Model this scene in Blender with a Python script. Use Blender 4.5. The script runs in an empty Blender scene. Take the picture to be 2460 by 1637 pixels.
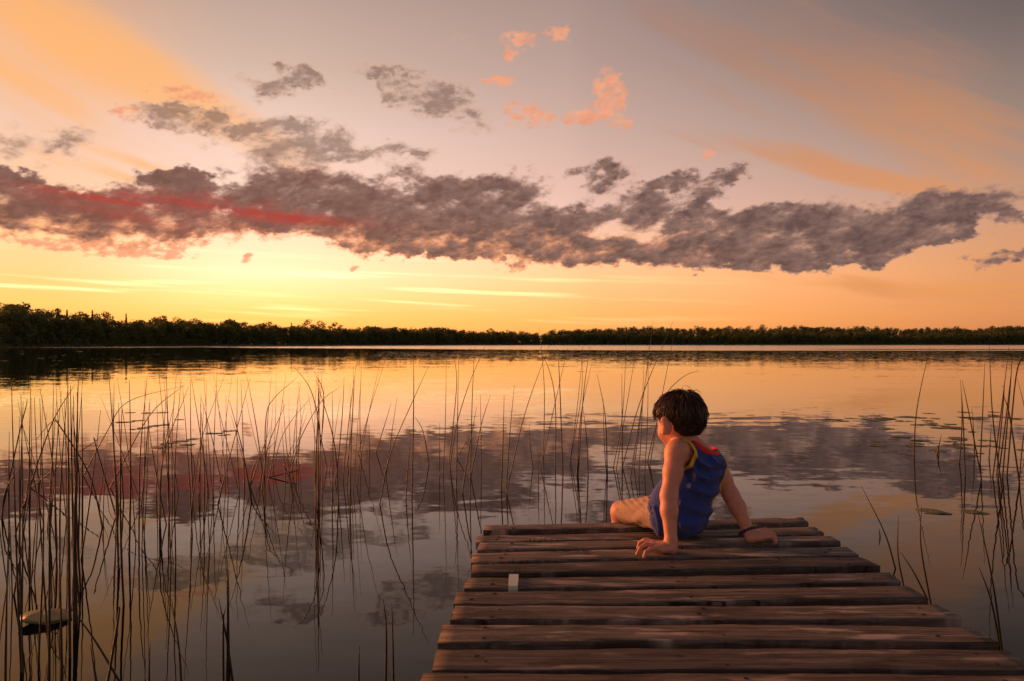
import bpy, bmesh, math, random
import numpy as np
from mathutils import Vector, Matrix

# ------------------------------------------------------------------ scene, camera, sky, sun
scene = bpy.context.scene
COL = scene.collection
rng = np.random.default_rng(7)
random.seed(7)
F, CX, HY, CAMH = 1850.0, 1230.0, 827.0, 1.05      # focal length / picture centre / horizon of the photograph, eye height above water (m)
DECK = 0.35                                        # deck height above the water

cam_d = bpy.data.cameras.new('camera')
cam = bpy.data.objects.new('camera', cam_d)
COL.objects.link(cam)
cam.location = (0, 0, CAMH)
cam.rotation_euler = (math.radians(90), 0, 0)
cam_d.sensor_width = 36
cam_d.lens = 36 * F / 2460
cam_d.shift_y = (HY - 818.5) / 2460
cam_d.clip_start = 0.05
cam_d.clip_end = 6000
cam_d.dof.use_dof = True
cam_d.dof.focus_distance = 3.4
cam_d.dof.aperture_fstop = 6.3
scene.camera = cam

scene.view_settings.view_transform = 'Standard'
scene.view_settings.look = 'None'
scene.view_settings.exposure = 0
scene.view_settings.gamma = 1
scene.cycles.max_bounces = 6
scene.cycles.glossy_bounces = 3
scene.cycles.transmission_bounces = 2
scene.cycles.sample_clamp_indirect = 6
scene.cycles.use_denoising = True

SUN_AZ, SUN_EL = -62.0, 10.0                        # light comes from the left, low over the lake
sun_d = bpy.data.lights.new('sun', 'SUN')
sun_d.energy = 5.0
sun_d.angle = math.radians(18)
sun_d.color = (1.0, 0.31, 0.10)
sun = bpy.data.objects.new('sun', sun_d)
COL.objects.link(sun)
_a, _e = math.radians(SUN_AZ), math.radians(SUN_EL)
sun_dir = Vector((math.sin(_a) * math.cos(_e), math.cos(_a) * math.cos(_e), math.sin(_e)))
sun.rotation_euler = (-sun_dir).to_track_quat('-Z', 'Y').to_euler()
sun.location = sun_dir * 30


def lin(r, g, b, k=1.0):
    o = []
    for c in (r, g, b):
        c /= 255.0
        o.append(k * (c / 12.92 if c <= 0.04045 else ((c + 0.055) / 1.055) ** 2.4))
    return (*o, 1.0)


class NT:
    """small helper to write node graphs as expressions"""
    def __init__(self, tree):
        self.t = tree
        self.n = tree.nodes
        self.l = tree.links

    def new(self, kind, **kw):
        nd = self.n.new(kind)
        for k, v in kw.items():
            setattr(nd, k, v)
        return nd

    def put(self, sock, v):
        if isinstance(v, bpy.types.NodeSocket):
            self.l.new(v, sock)
        elif v is not None:
            sock.default_value = v

    def m(self, op, a, b=None, c=None, clamp=False):
        nd = self.new('ShaderNodeMath', operation=op, use_clamp=clamp)
        for i, v in enumerate((a, b, c)):
            self.put(nd.inputs[i], v)
        return nd.outputs[0]

    def add(self, *a):
        r = a[0]
        for x in a[1:]:
            r = self.m('ADD', r, x)
        return r

    def mul(self, a, b): return self.m('MULTIPLY', a, b)
    def sub(self, a, b): return self.m('SUBTRACT', a, b)
    def mx(self, a, b): return self.m('MAXIMUM', a, b)

    def v(self, op, a, b=None):
        nd = self.new('ShaderNodeVectorMath', operation=op)
        self.put(nd.inputs[0], a)
        if b is not None:
            self.put(nd.inputs['Scale'] if op == 'SCALE' else nd.inputs[1], b)
        return nd.outputs['Value'] if op in ('DOT_PRODUCT', 'LENGTH') else nd.outputs['Vector']

    def xyz(self, x, y, z):
        nd = self.new('ShaderNodeCombineXYZ')
        for i, q in enumerate((x, y, z)):
            self.put(nd.inputs[i], q)
        return nd.outputs[0]

    def sep(self, vec):
        nd = self.new('ShaderNodeSeparateXYZ')
        self.put(nd.inputs[0], vec)
        return nd.outputs[0], nd.outputs[1], nd.outputs[2]

    def rng(self, x, a, b, c=0.0, d=1.0, smooth=True):
        nd = self.new('ShaderNodeMapRange', interpolation_type='SMOOTHSTEP' if smooth else 'LINEAR', clamp=True)
        self.put(nd.inputs[0], x)
        for i, q in enumerate((a, b, c, d)):
            self.put(nd.inputs[1 + i], q)
        return nd.outputs[0]

    def noise(self, vec, scale, detail=4, rough=0.5, dist=0.0, color=False, lac=2.0):
        nd = self.new('ShaderNodeTexNoise')
        self.put(nd.inputs['Vector'], vec)
        nd.inputs['Scale'].default_value = scale
        nd.inputs['Detail'].default_value = detail
        nd.inputs['Roughness'].default_value = rough
        nd.inputs['Lacunarity'].default_value = lac
        nd.inputs['Distortion'].default_value = dist
        return nd.outputs['Color'] if color else nd.outputs['Fac']

    def mix(self, f, a, b, mode='MIX'):
        nd = self.new('ShaderNodeMix', data_type='RGBA', blend_type=mode)
        self.put(nd.inputs[0], f)
        self.put(nd.inputs[6], a)
        self.put(nd.inputs[7], b)
        return nd.outputs[2]

    def ramp(self, f, stops, interp='LINEAR'):
        nd = self.new('ShaderNodeValToRGB')
        nd.color_ramp.interpolation = interp
        el = nd.color_ramp.elements
        while len(el) < len(stops):
            el.new(0.5)
        for e, (p, c) in zip(el, stops):
            e.position = p
            e.color = c
        self.put(nd.inputs[0], f)
        return nd.outputs[0]


# ---- world: clear twilight gradient, low cloud bank, grey and pink cumulus, cirrus
S = 2460 / 2356.0


def azel(x, y):
    u, v = (x * S - CX) / F, (HY - y * S) / F
    return math.degrees(math.atan(u)), math.degrees(math.atan2(v, math.hypot(1, u)))


def build_world():
    w = bpy.data.worlds.new('World')
    scene.world = w
    w.use_nodes = True
    g = NT(w.node_tree)
    g.n.clear()
    d = g.new('ShaderNodeTexCoord').outputs['Generated']
    x, y, z = g.sep(d)
    az = g.mul(g.m('ARCTAN2', x, y), 57.29578)
    el = g.mul(g.m('ARCSINE', z), 57.29578)
    ela = g.m('ABSOLUTE', el)
    t = g.m('DIVIDE', ela, 40.0, clamp=True)

    def R(*st):
        return g.ramp(t, [(e / 40.0, c) for e, c in st])
    def C(*c):
        return (*c, 1.0)
    up = C(.115, .085, .085)
    left = R((0, C(1.10, .38, .06)), (2.6, C(1.30, .56, .11)), (6, C(1.25, .62, .25)), (10, C(1.0, .55, .31)), (14, C(.86, .52, .36)), (19, C(.86, .44, .235)), (24, C(.56, .31, .18)), (40, up))
    sunr = R((0, C(1.45, .47, .07)), (2, C(1.75, .66, .14)), (3.4, C(2.0, .84, .29)), (5.0, C(2.0, .94, .50)), (7, C(1.6, .82, .49)), (11, C(1.02, .66, .51)), (15, C(.88, .60, .49)), (19, C(.66, .445, .34)), (24, C(.49, .33, .26)), (40, up))
    mid = R((0, C(1.02, .36, .08)), (2, C(1.22, .48, .12)), (4.5, C(1.35, .58, .23)), (6.5, C(1.12, .59, .31)), (10, C(.86, .51, .41)), (15, C(.64, .41, .33)), (20, C(.48, .315, .265)), (25, C(.37, .245, .205)), (40, up))
    rt = R((0, C(.62, .205, .07)), (2, C(.72, .26, .09)), (5, C(.74, .30, .115)), (8, C(.62, .30, .165)), (11, C(.45, .26, .18)), (15, C(.30, .20, .16)), (20, C(.165, .118, .102)), (25, C(.078, .062, .060)), (40, C(.07, .06, .066)))
    back = R((0, lin(176, 146, 128)), (6, lin(170, 140, 126)), (15, lin(130, 106, 104)), (40, lin(92, 82, 88)))
    base = g.mix(g.rng(az, -33, -19), left, sunr)
    base = g.mix(g.rng(az, -16, 6, smooth=False), base, mid)
    base = g.mix(g.rng(az, 4, 33, smooth=False), base, rt)
    base = g.mix(g.mx(g.rng(az, 45, 115), g.rng(az, -80, -145)), base, back)
    # the physical clear-sky model gives a little of its own blue-to-orange twilight
    sky = g.new('ShaderNodeTexSky', sky_type='NISHITA')
    sky.sun_disc = False
    sky.sun_elevation = math.radians(SUN_EL)
    sky.sun_rotation = math.radians(SUN_AZ)
    base = g.mix(1.0, base, g.mix(1.0, sky.outputs[0], (0.012, 0.012, 0.012, 1), 'MULTIPLY'), 'ADD')

    P = g.xyz(az, el, 0.0)

    ow = g.v('SUBTRACT', g.noise(g.xyz(g.mul(az, 0.40), g.mul(el, 0.62), 21.0), 1.0, 4, 0.6, color=True), (0.5, 0.5, 0.5))
    Pw = g.v('ADD', P, g.v('MULTIPLY', ow, (7.0, 3.4, 0.0)))      # ragged outlines

    def blob(cx, cy, rx, ry, rot=0.0, gain=1.0, src=None):
        a, e = azel(cx, cy)
        k = 57.3 * S / F
        kc = math.cos(math.radians(a))
        mp = g.new('ShaderNodeMapping', vector_type='TEXTURE')
        g.put(mp.inputs['Vector'], src or P)
        mp.inputs['Location'].default_value = (a, e, 0)
        mp.inputs['Rotation'].default_value = (0, 0, math.radians(rot))
        mp.inputs['Scale'].default_value = (rx * k * kc * kc, ry * k * kc, 1)
        gr = g.new('ShaderNodeTexGradient', gradient_type='SPHERICAL')
        g.put(gr.inputs[0], mp.outputs[0])
        return gr.outputs['Fac'] if gain == 1.0 else g.mul(gr.outputs['Fac'], gain)

    def blobs(lst, src=None):
        r = None
        for b in lst:
            q = blob(*(list(b) + [0.0, 1.0][len(b) - 4:]), src=src)
            r = q if r is None else g.add(r, q)
        return r

    # turbulence: sheared to the upper right as the clouds in the photo
    warp = g.noise(g.xyz(g.mul(az, 0.22), g.mul(el, 0.4), 3.1), 1.0, 2, 0.5, color=True)
    wv = g.v('SCALE', g.v('SUBTRACT', warp, (0.5, 0.5, 0.5)), 0.6)
    pn = g.v('ADD', g.xyz(g.mul(g.sub(az, g.mul(el, 0.45)), 0.42), g.mul(el, 0.74), 0.0), wv)
    n1 = g.noise(pn, 1.0, 7, 0.60)
    pn2 = g.v('ADD', pn, (0.16, 0.20, 0.0))
    n2 = g.noise(pn2, 1.0, 4, 0.55)
    nn = g.sub(n1, 0.5)
    n3 = g.sub(g.noise(g.v('SCALE', pn, 3.3), 1.0, 5, 0.6), 0.5)

    D = [(20, 470, 260, 92), (230, 500, 300, 84, -3), (470, 480, 280, 92, -2), (690, 450, 240, 105, 0), (820, 510, 260, 90, -6), (1000, 470, 230, 110, 0), (1150, 465, 170, 95, 12), (1050, 545, 300, 60, -5), (880, 555, 160, 46, -6), (10, 405, 120, 34), (400, 415, 80, 34),
         (1200, 578, 330, 42, -3), (1500, 578, 380, 46, -2), (1800, 582, 360, 48, 1), (1290, 520, 130, 60, 10), (1980, 570, 240, 46, 6),
         (1680, 510, 170, 50, 6), (1850, 512, 200, 68, 10), (2050, 520, 240, 80, 12), (2200, 488, 190, 66, 18), (2350, 590, 130, 30, 4), (2330, 500, 70, 26, 15),
         (1390, 402, 120, 44, 15, .9), (1555, 416, 80, 32, 12, .85), (1655, 422, 100, 44, 20, .9), (1460, 478, 140, 66, 10, .9), (1590, 495, 100, 42, 25, .9)]
    envD = blobs(D, Pw)
    dD = g.add(g.mul(g.m('MINIMUM', envD, 0.64), 1.7), g.mul(nn, 2.3), g.mul(n3, 0.55))
    aD = g.mul(g.mul(g.rng(dD, 0.30, 0.95), g.rng(envD, 0.0, 0.12)), 0.97)
    thick = g.rng(dD, 0.5, 1.25)
    Gc = [(1010, 232, 170, 70, -14), (880, 180, 110, 50, -22, .8), (650, 198, 170, 34, 5, .8), (690, 172, 70, 36, 0, .9), (540, 300, 270, 58, -5, .9), (720, 318, 170, 66, 0), (430, 275, 140, 34, 0, .9), (900, 356, 160, 30, 5, .9), (90, 332, 230, 58, 0, .85), (650, 372, 180, 30, 0, .7), (1070, 85, 60, 40, 0, .5)]
    envG = blobs(Gc, Pw)
    dG = g.add(g.mul(g.m('MINIMUM', envG, 0.6), 1.6), g.mul(nn, 2.2), g.mul(n3, 0.9))
    aG = g.mul(g.mul(g.rng(dG, 0.26, 1.10), g.rng(envG, 0.0, 0.15)), 0.80)
    Pk = [(1200, 92, 60, 30), (1285, 80, 42, 26), (1175, 126, 28, 22), (1150, 184, 60, 20, 0, .9), (1222, 265, 100, 38, -8), (1398, 200, 50, 60, 10), (1412, 240, 40, 60, -20), (1350, 268, 60, 34, 15), (1435, 285, 34, 20), (1630, 355, 28, 14), (430, 216, 110, 22), (290, 258, 60, 22), (220, 570, 290, 26, -2, 1.2), (370, 572, 90, 30, 0), (567, 595, 24, 16, 30), (815, 618, 18, 9, 30)]
    envP = blobs(Pk)
    dP = g.add(g.mul(g.m('MINIMUM', envP, 0.6), 1.6), g.mul(nn, 1.0), g.mul(n3, 3.2))
    aP = g.mul(g.mul(g.rng(dP, 0.40, 1.15), g.rng(envP, 0.0, 0.2)), 0.85)

    # cirrus, combed by the wind
    st = g.v('ADD', g.xyz(g.mul(g.add(g.mul(az, 0.88), g.mul(el, -0.46)), 0.055), g.mul(g.add(g.mul(az, 0.46), g.mul(el, 0.88)), 0.42), 5.0), g.v('SCALE', wv, 0.22))
    cn = g.noise(st, 1.0, 5, 0.58)
    cl = blobs([(120, 120, 560, 200, -22), (420, 230, 520, 110, -22), (250, 400, 260, 26, -14, 1.1), (330, 380, 200, 20, -14)])
    cr = blobs([(1850, 120, 520, 190, -24), (2100, 260, 330, 130, -24), (1850, 370, 420, 40, -17, 1.25), (2050, 420, 250, 30, -14, 1.1), (2250, 400, 260, 120, -10, .9), (2000, 660, 400, 28, -8, .9)])
    aL = g.mul(g.rng(g.add(cl, g.mul(g.sub(cn, 0.5), 3.2)), -0.15, 1.4), g.mul(g.rng(cl, 0.0, 0.3), 0.74))
    aR = g.mul(g.rng(g.add(cr, g.mul(g.sub(cn, 0.5), 3.4)), -0.05, 1.4), g.mul(g.rng(cr, 0.0, 0.3), 0.72))
    # thin bright bars low over the far shore
    bn = g.noise(g.xyz(g.mul(az, 0.05), g.mul(g.add(el, g.mul(az, 0.035)), 1.5), 9.0), 1.0, 4, 0.5)
    bars = g.mul(g.rng(bn, 0.52, 0.68), g.mul(g.rng(el, 1.0, 2.6), g.rng(el, 7.0, 4.5)))

    rightness = g.rng(az, -12, 26)
    leftness = g.rng(az, 14, -22)
    c = base
    c = g.mix(aL, c, lin(254, 180, 106, 1.05))
    c = g.mix(aR, c, g.mix(g.rng(el, 8, 22), lin(226, 150, 92), lin(176, 128, 104)))
    c = g.mix(g.mul(bars, 0.45), c, g.mix(rightness, lin(255, 246, 180, 1.9), lin(236, 156, 84)))
    relief = g.add(g.mul(g.sub(n2, n1), 1.7), g.mul(n3, 0.9))
    # grey cumulus
    gc = g.mix(g.m('ADD', g.rng(dG, 0.5, 1.2), relief, clamp=True), lin(214, 172, 148), lin(142, 112, 100))
    gc = g.mix(g.mul(rightness, 0.4), gc, lin(140, 118, 112))
    c = g.mix(aG, c, gc)
    # pink puffs
    pc = g.mix(g.m('ADD', 0.4, relief, clamp=True), lin(255, 176, 132), lin(222, 140, 110))
    c = g.mix(aP, c, pc)
    # the bank: mauve-grey, rusty red inside on the left, orange where the low sun strikes the thin lower rim
    dark = g.mix(g.m('ADD', g.mul(thick, 0.8), relief, clamp=True), lin(176, 136, 122), lin(108, 80, 72))
    darkr = g.mix(g.m('ADD', g.mul(thick, 0.8), relief, clamp=True), lin(160, 124, 112), lin(96, 74, 72))
    dark = g.mix(rightness, dark, darkr)
    redn = g.noise(g.xyz(g.mul(az, 0.05), g.mul(g.add(el, g.mul(az, 0.13)), 0.75), 2.0), 1.0, 3, 0.55)
    glow = blobs([(300, 482, 560, 70, -3), (620, 496, 420, 40, -5)], Pw)
    core = blobs([(440, 476, 330, 22, -6), (230, 455, 240, 18, -5), (640, 500, 240, 16, -4)])
    redm = g.add(g.mul(g.mul(g.rng(glow, 0.0, 1.2), g.rng(redn, 0.34, 0.68, 0.2, 1.0)), 0.50), g.mul(g.rng(core, 0.0, 1.0), g.rng(redn, 0.32, 0.6, 0.15, 0.55)))
    redm = g.m('MULTIPLY', redm, g.rng(relief, 0.5, -0.3, 0.55, 1.1), clamp=True)
    dark = g.mix(g.mul(g.mul(thick, leftness), 0.45), dark, lin(126, 78, 66))
    dark = g.mix(redm, dark, lin(184, 48, 38))
    lowrim = g.mul(g.rng(el, 9.6, 7.2), g.rng(dD, 1.25, 0.55))
    dark = g.mix(g.mul(g.mul(lowrim, g.rng(az, 24, -5)), 0.85), dark, lin(250, 158, 104, 1.05))
    toprim = g.mul(g.rng(dD, 0.75, 0.42), g.rng(el, 9.5, 12.0))
    dark = g.mix(g.mul(toprim, 0.5), dark, lin(236, 186, 160))
    c = g.mix(aD, c, dark)
    bg = g.new('ShaderNodeBackground')
    g.put(bg.inputs[0], c)
    bg.inputs[1].default_value = 1.0
    out = g.new('ShaderNodeOutputWorld')
    g.l.new(bg.outputs[0], out.inputs[0])
    w.cycles.sampling_method = 'MANUAL'
    w.cycles.sample_map_resolution = 512


build_world()


# ------------------------------------------------------------------ helpers
def at(px, py, Y):
    """point at depth Y that the photograph shows at (px, py)"""
    return Vector(((px - CX) / F * Y, Y, CAMH - (py - HY) / F * Y))


def on(px, py, z=0.0):
    return at(px, py, (CAMH - z) * F / (py - HY))


def tag(o, label=None, cat=None, group=None, kind=None):
    if label: o['label'] = label
    if cat: o['category'] = cat
    if group: o['group'] = group
    if kind: o['kind'] = kind
    return o


def mesh(name, v, f, smooth=False):
    m = bpy.data.meshes.new(name)
    v = np.asarray(v, dtype=np.float32).reshape(-1, 3)
    if isinstance(f, np.ndarray):
        n, k = f.shape
        m.vertices.add(len(v))
        m.vertices.foreach_set('co', v.ravel())
        m.loops.add(n * k)
        m.loops.foreach_set('vertex_index', f.astype(np.int32).ravel())
        m.polygons.add(n)
        m.polygons.foreach_set('loop_start', np.arange(0, n * k, k, dtype=np.int32))
        m.polygons.foreach_set('loop_total', np.full(n, k, dtype=np.int32))
        m.update(calc_edges=True)
    else:
        m.from_pydata(v.tolist(), [], f)
        m.update()
    if smooth:
        m.polygons.foreach_set('use_smooth', np.ones(len(m.polygons), dtype=bool))
    return m


def obj(name, me, mat=None, parent=None, loc=None):
    o = bpy.data.objects.new(name, me)
    COL.objects.link(o)
    if mat is not None and me is not None and not me.materials:
        me.materials.append(mat)
    if parent is not None:
        o.parent = parent
    if loc is not None:
        o.location = loc
    return o


def empty(name, loc):
    o = bpy.data.objects.new(name, None)
    COL.objects.link(o)
    o.location = loc
    o.empty_display_size = 0.1
    return o


def material(name):
    m = bpy.data.materials.new(name)
    m.use_nodes = True
    g = NT(m.node_tree)
    b = g.n['Principled BSDF']
    return m, g, b


def tube(points, radii, sides=5, cap=True):
    """tapered tube along a polyline -> verts, faces (numpy)"""
    p = np.asarray(points, float)
    n = len(p)
    t = np.gradient(p, axis=0)
    t /= np.linalg.norm(t, axis=1, keepdims=True) + 1e-9
    ref = np.array([0.0, 1.0, 0.0]) if abs(t[0][1]) < 0.9 else np.array([1.0, 0, 0])
    a = np.cross(t, ref)
    a /= np.linalg.norm(a, axis=1, keepdims=True) + 1e-9
    b = np.cross(t, a)
    th = np.linspace(0, 2 * np.pi, sides, endpoint=False)
    r = np.asarray(radii, float).reshape(n, 1, 1)
    v = p[:, None, :] + r * (np.cos(th)[None, :, None] * a[:, None, :] + np.sin(th)[None, :, None] * b[:, None, :])
    v = v.reshape(-1, 3)
    i = np.arange(n - 1)[:, None] * sides
    j = np.arange(sides)[None, :]
    k = (j + 1) % sides
    f = np.stack([i + j, i + k, i + sides + k, i + sides + j], -1).reshape(-1, 4)
    return v, f


def join(parts):
    vs, fs, o = [], [], 0
    for v, f in parts:
        vs.append(v)
        fs.append(f + o)
        o += len(v)
    return np.concatenate(vs), np.concatenate(fs)


# ------------------------------------------------------------------ the lake
def build_water():
    m, g, b = material('lake_water')
    geo = g.new('ShaderNodeNewGeometry')
    x, y, z = g.sep(geo.outputs['Position'])
    dist = g.m('SQRT', g.add(g.mul(x, x), g.mul(y, y)))

    def slopes(sx, sy, detail, rough, seed):
        return g.v('SUBTRACT', g.noise(g.xyz(g.mul(x, sx), g.mul(y, sy), seed), 1.0, detail, rough, 0.3, color=True), (0.5, 0.5, 0.5))
    small = slopes(4.0, 8.0, 2, 0.5, 1.0)            # 10 cm ripples
    med = slopes(1.0, 3.4, 3, 0.55, 7.0)              # wind ripples, long crests
    swell = slopes(0.25, 0.9, 2, 0.5, 17.0)
    # patches of breeze
    pat = g.noise(g.xyz(g.mul(x, 0.16), g.mul(y, 0.30), 4.0), 1.0, 3, 0.5)
    breeze = g.rng(pat, 0.42, 0.66)
    # how hard each kind of ripple runs with distance from the dock
    kn = g.add(0.020, g.mul(g.mul(breeze, g.rng(dist, 3.0, 5.0)), 0.020))
    km = g.mul(g.add(0.005, g.mul(breeze, 0.045)), g.rng(dist, 3.0, 8.0))
    ks = g.mul(0.012, g.rng(dist, 5.0, 20.0))
    # ruffled open water in front of the far shore, flat calm in the lee of the left shore
    lee = g.rng(g.add(g.mul(y, 1.0), g.mul(x, 0.9)), 130.0, 175.0)
    ruf = g.mul(g.mul(lee, g.rng(y, 118.0, 128.0)), g.rng(x, -160.0, -60.0))
    ruf = g.mx(ruf, g.mul(g.rng(g.add(y, g.mul(x, 0.1)), 205.0, 212.0), g.rng(x, -70.0, -140.0)))
    slot = g.mul(g.rng(g.m('ABSOLUTE', g.sub(y, g.add(158.0, g.mul(x, -0.08)))), 16.0, 8.0), g.rng(x, 50.0, 70.0))
    ruf = g.mul(ruf, g.sub(1.0, slot))
    kr = g.mul(ruf, 0.42)
    rr = slopes(2.0, 5.0, 2, 0.6, 29.0)
    tot = g.v('ADD', g.v('ADD', g.v('SCALE', small, kn), g.v('SCALE', med, km)), g.v('ADD', g.v('SCALE', swell, ks), g.v('SCALE', rr, kr)))
    tx, ty, _ = g.sep(tot)
    nrm = g.v('NORMALIZE', g.xyz(g.mul(tx, 0.75), ty, 1.0))
    # deep dark water: only what it mirrors is seen
    fr = g.new('ShaderNodeFresnel')
    fr.inputs['IOR'].default_value = 1.28
    g.put(fr.inputs['Normal'], nrm)
    gl = g.new('ShaderNodeBsdfGlossy')
    g.put(gl.inputs['Color'], fr.outputs[0])
    g.put(gl.inputs['Roughness'], g.mul(ruf, 0.16))
    g.put(gl.inputs['Normal'], nrm)
    g.n.remove(b)
    g.l.new(gl.outputs[0], g.n['Material Output'].inputs[0])
    v = [(-1500, -40, 0), (1500, -40, 0), (1500, 1500, 0), (-1500, 1500, 0)]
    o = obj('water', mesh('water', v, [(0, 1, 2, 3)]), m)
    tag(o, 'calm lake water mirroring the sunset clouds', 'water', kind='structure')


build_water()

# ------------------------------------------------------------------ far shore
SH_PX = [-900, -400, 0, 250, 500, 750, 900, 1100, 1300, 1600, 2000, 2460, 2900, 3400]
SH_Y = [150, 195, 236, 300, 395, 455, 540, 640, 710, 740, 770, 790, 800, 800]


def shore_y(u):
    return float(np.interp(u * F + CX, SH_PX, SH_Y))


def hill(px):     # extra ground height behind the shore
    return float(np.interp(px, [0, 400, 1000, 1350, 1500, 2000, 2460, 3000], [2.0, 1.0, 1.5, 3.5, 8, 9.5, 10, 10]))


def build_land():
    m, g, b = material('shore_ground')
    geo = g.new('ShaderNodeNewGeometry')
    n = g.noise(geo.outputs['Position'], 0.08, 5, 0.6)
    g.put(b.inputs['Base Color'], g.ramp(n, [(0.3, (0.022, 0.026, 0.010, 1)), (0.7, (0.05, 0.055, 0.02, 1))]))
    b.inputs['Roughness'].default_value = 1
    us = np.linspace(-1.45, 1.25, 271)
    rows = [-1.2, 0.5, 8, 40, 90, 160, 300, 420]
    hs = [-0.25, 0.08, 0.35, 0.6, 0.9, 1.0, 1.0, 1.0]
    v, f = [], []
    for u in us:
        y0 = shore_y(u) + 3 * math.sin(u * 60) + 2 * math.sin(u * 143 + 1)
        hh = hill(u * F + CX)
        for k, (r, h) in enumerate(zip(rows, hs)):
            v.append((u * (y0 + r), y0 + r, h if k < 3 else 0.35 + h * hh * (0.0 if k == 3 else 1) * (1 if k < 6 else 1.0)))
    nr = len(rows)
    for i in range(len(us) - 1):
        for k in range(nr - 1):
            a = i * nr + k
            f.append((a, a + nr, a + nr + 1, a + 1))
    o = obj('ground', mesh('ground', v, f, True), m)
    tag(o, 'wooded ground rising behind the far shore', 'ground', kind='structure')


build_land()


def leaf_mat(name, c1, c2, trans=0.45):
    m, g, b = material(name)
    oi = g.new('ShaderNodeObjectInfo')
    geo = g.new('ShaderNodeNewGeometry')
    n = g.noise(geo.outputs['Position'], 0.30, 3, 0.6)
    f = g.m('ADD', g.mul(n, 0.9), g.mul(oi.outputs['Random'], 0.25), clamp=True)
    c = g.ramp(f, [(0.25, c1), (0.85, c2)])
    g.put(b.inputs['Base Color'], c)
    b.inputs['Roughness'].default_value = 0.5
    b.inputs['Specular IOR Level'].default_value = 0.5
    tr = g.new('ShaderNodeBsdfTranslucent')
    g.put(tr.inputs[0], c)
    mxs = g.new('ShaderNodeMixShader')
    mxs.inputs[0].default_value = trans
    g.l.new(b.outputs[0], mxs.inputs[1])
    g.l.new(tr.outputs[0], mxs.inputs[2])
    g.l.new(mxs.outputs[0], g.n['Material Output'].inputs[0])
    return m


LEAF = leaf_mat('broad_leaves', (0.045, 0.065, 0.014, 1), (0.16, 0.19, 0.045, 1))
NEEDLE = leaf_mat('needles', (0.03, 0.045, 0.016, 1), (0.075, 0.09, 0.03, 1), 0.25)
BARK, _g, _b = material('bark')
_b.inputs['Base Color'].default_value = (0.05, 0.035, 0.025, 1)
_b.inputs['Roughness'].default_value = 0.9


def leaf_quads(pts, nrm, size, r):
    n = len(pts)
    q = r.normal(size=(n, 3)) * 0.40 + nrm
    q /= np.linalg.norm(q, axis=1, keepdims=True)
    a = np.cross(q, r.normal(size=(n, 3)))
    a /= np.linalg.norm(a, axis=1, keepdims=True) + 1e-9
    b = np.cross(q, a)
    s = (size * r.uniform(0.6, 1.3, n))[:, None]
    v = np.stack([pts - a * s, pts - b * s * 0.7, pts + a * s, pts + b * s * 0.7], 1).reshape(-1, 3)
    f = np.arange(4 * n).reshape(n, 4)
    return v, f


def make_crown(seed, kind, h, n=1000):
    r = np.random.default_rng(seed)
    P, N, lobes = [], [], []
    if kind == 'conifer':
        tt = r.uniform(0, 1, n) ** 0.75
        tier = np.floor(tt * 11) / 11 + 0.05
        rad = (1 - tt) * h * 0.17 * (0.6 + 0.4 * np.cos((tt * 11 % 1) * 3.14)) * r.uniform(0.35, 1.1, n)
        th = r.uniform(0, 6.28, n)
        P = np.stack([rad * np.cos(th), rad * np.sin(th), h * (0.12 + 0.88 * tt) - rad * 0.3], 1)
        N = np.stack([np.cos(th), np.sin(th), np.full(n, 0.6)], 1)
        return leaf_quads(P, N, 0.30 + 0.25 * (1 - tt), r)
    k = {'round': 20, 'tall': 17, 'open': 11, 'shrub': 8, 'pine': 11}[kind]
    w = {'round': .34, 'tall': .24, 'open': .42, 'shrub': .62, 'pine': .26}[kind]
    z0 = {'round': .10, 'tall': .08, 'open': .42, 'shrub': .1, 'pine': .30}[kind]
    for i in range(k):
        q = (i + 0.5) / k
        zz = h * (z0 + (0.93 - z0) * q)
        env = math.sin(math.pi * min(0.97, 0.22 + 0.72 * q)) ** 0.7
        rr = w * h * env * r.uniform(0.35, 0.85)
        th = i * 2.4 + r.uniform(-.5, .5)
        sz = h * r.uniform(0.10, 0.17) * (0.75 if kind in ('open', 'pine') else 1.0) * (1.2 if kind == 'shrub' else 1)
        lobes.append((rr * math.cos(th), rr * math.sin(th), zz, sz))
    each = n // k
    for (x, y, z, s) in lobes:
        d = r.normal(size=(each, 3))
        d /= np.linalg.norm(d, axis=1, keepdims=True)
        rad = s * r.uniform(0.55, 1.12, each) ** 0.6
        P.append(np.array([x, y, z]) + d * rad[:, None] * np.array([1.15, 1.15, 0.72]))
        N.append(d)
    P, N = np.concatenate(P), np.concatenate(N)
    return leaf_quads(P, N, np.full(len(P), 0.36 if kind != 'shrub' else 0.22), r)


def make_trunk(seed, kind, h):
    r = np.random.default_rng(seed + 99)
    parts = []
    zs = np.linspace(-0.3, h * (0.97 if kind in ('conifer', 'pine') else 0.75), 6)
    bend = r.uniform(-.25, .25, 2)
    p = np.stack([bend[0] * np.sin(zs * .3), bend[1] * np.sin(zs * .25), zs], 1)
    parts.append(tube(p, np.linspace(h * 0.018, h * 0.004, 6), 5))
    if kind not in ('conifer', 'shrub'):
        for i in range(6):
            th = i * 2.4
            z = h * (0.32 + 0.09 * i)
            q = np.array([[0, 0, z], [math.cos(th) * h * .10, math.sin(th) * h * .10, z + h * .07], [math.cos(th) * h * .2, math.sin(th) * h * .2, z + h * .17]])
            parts.append(tube(q, [h * .008, h * .005, h * .002], 4))
    return join(parts)


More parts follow.
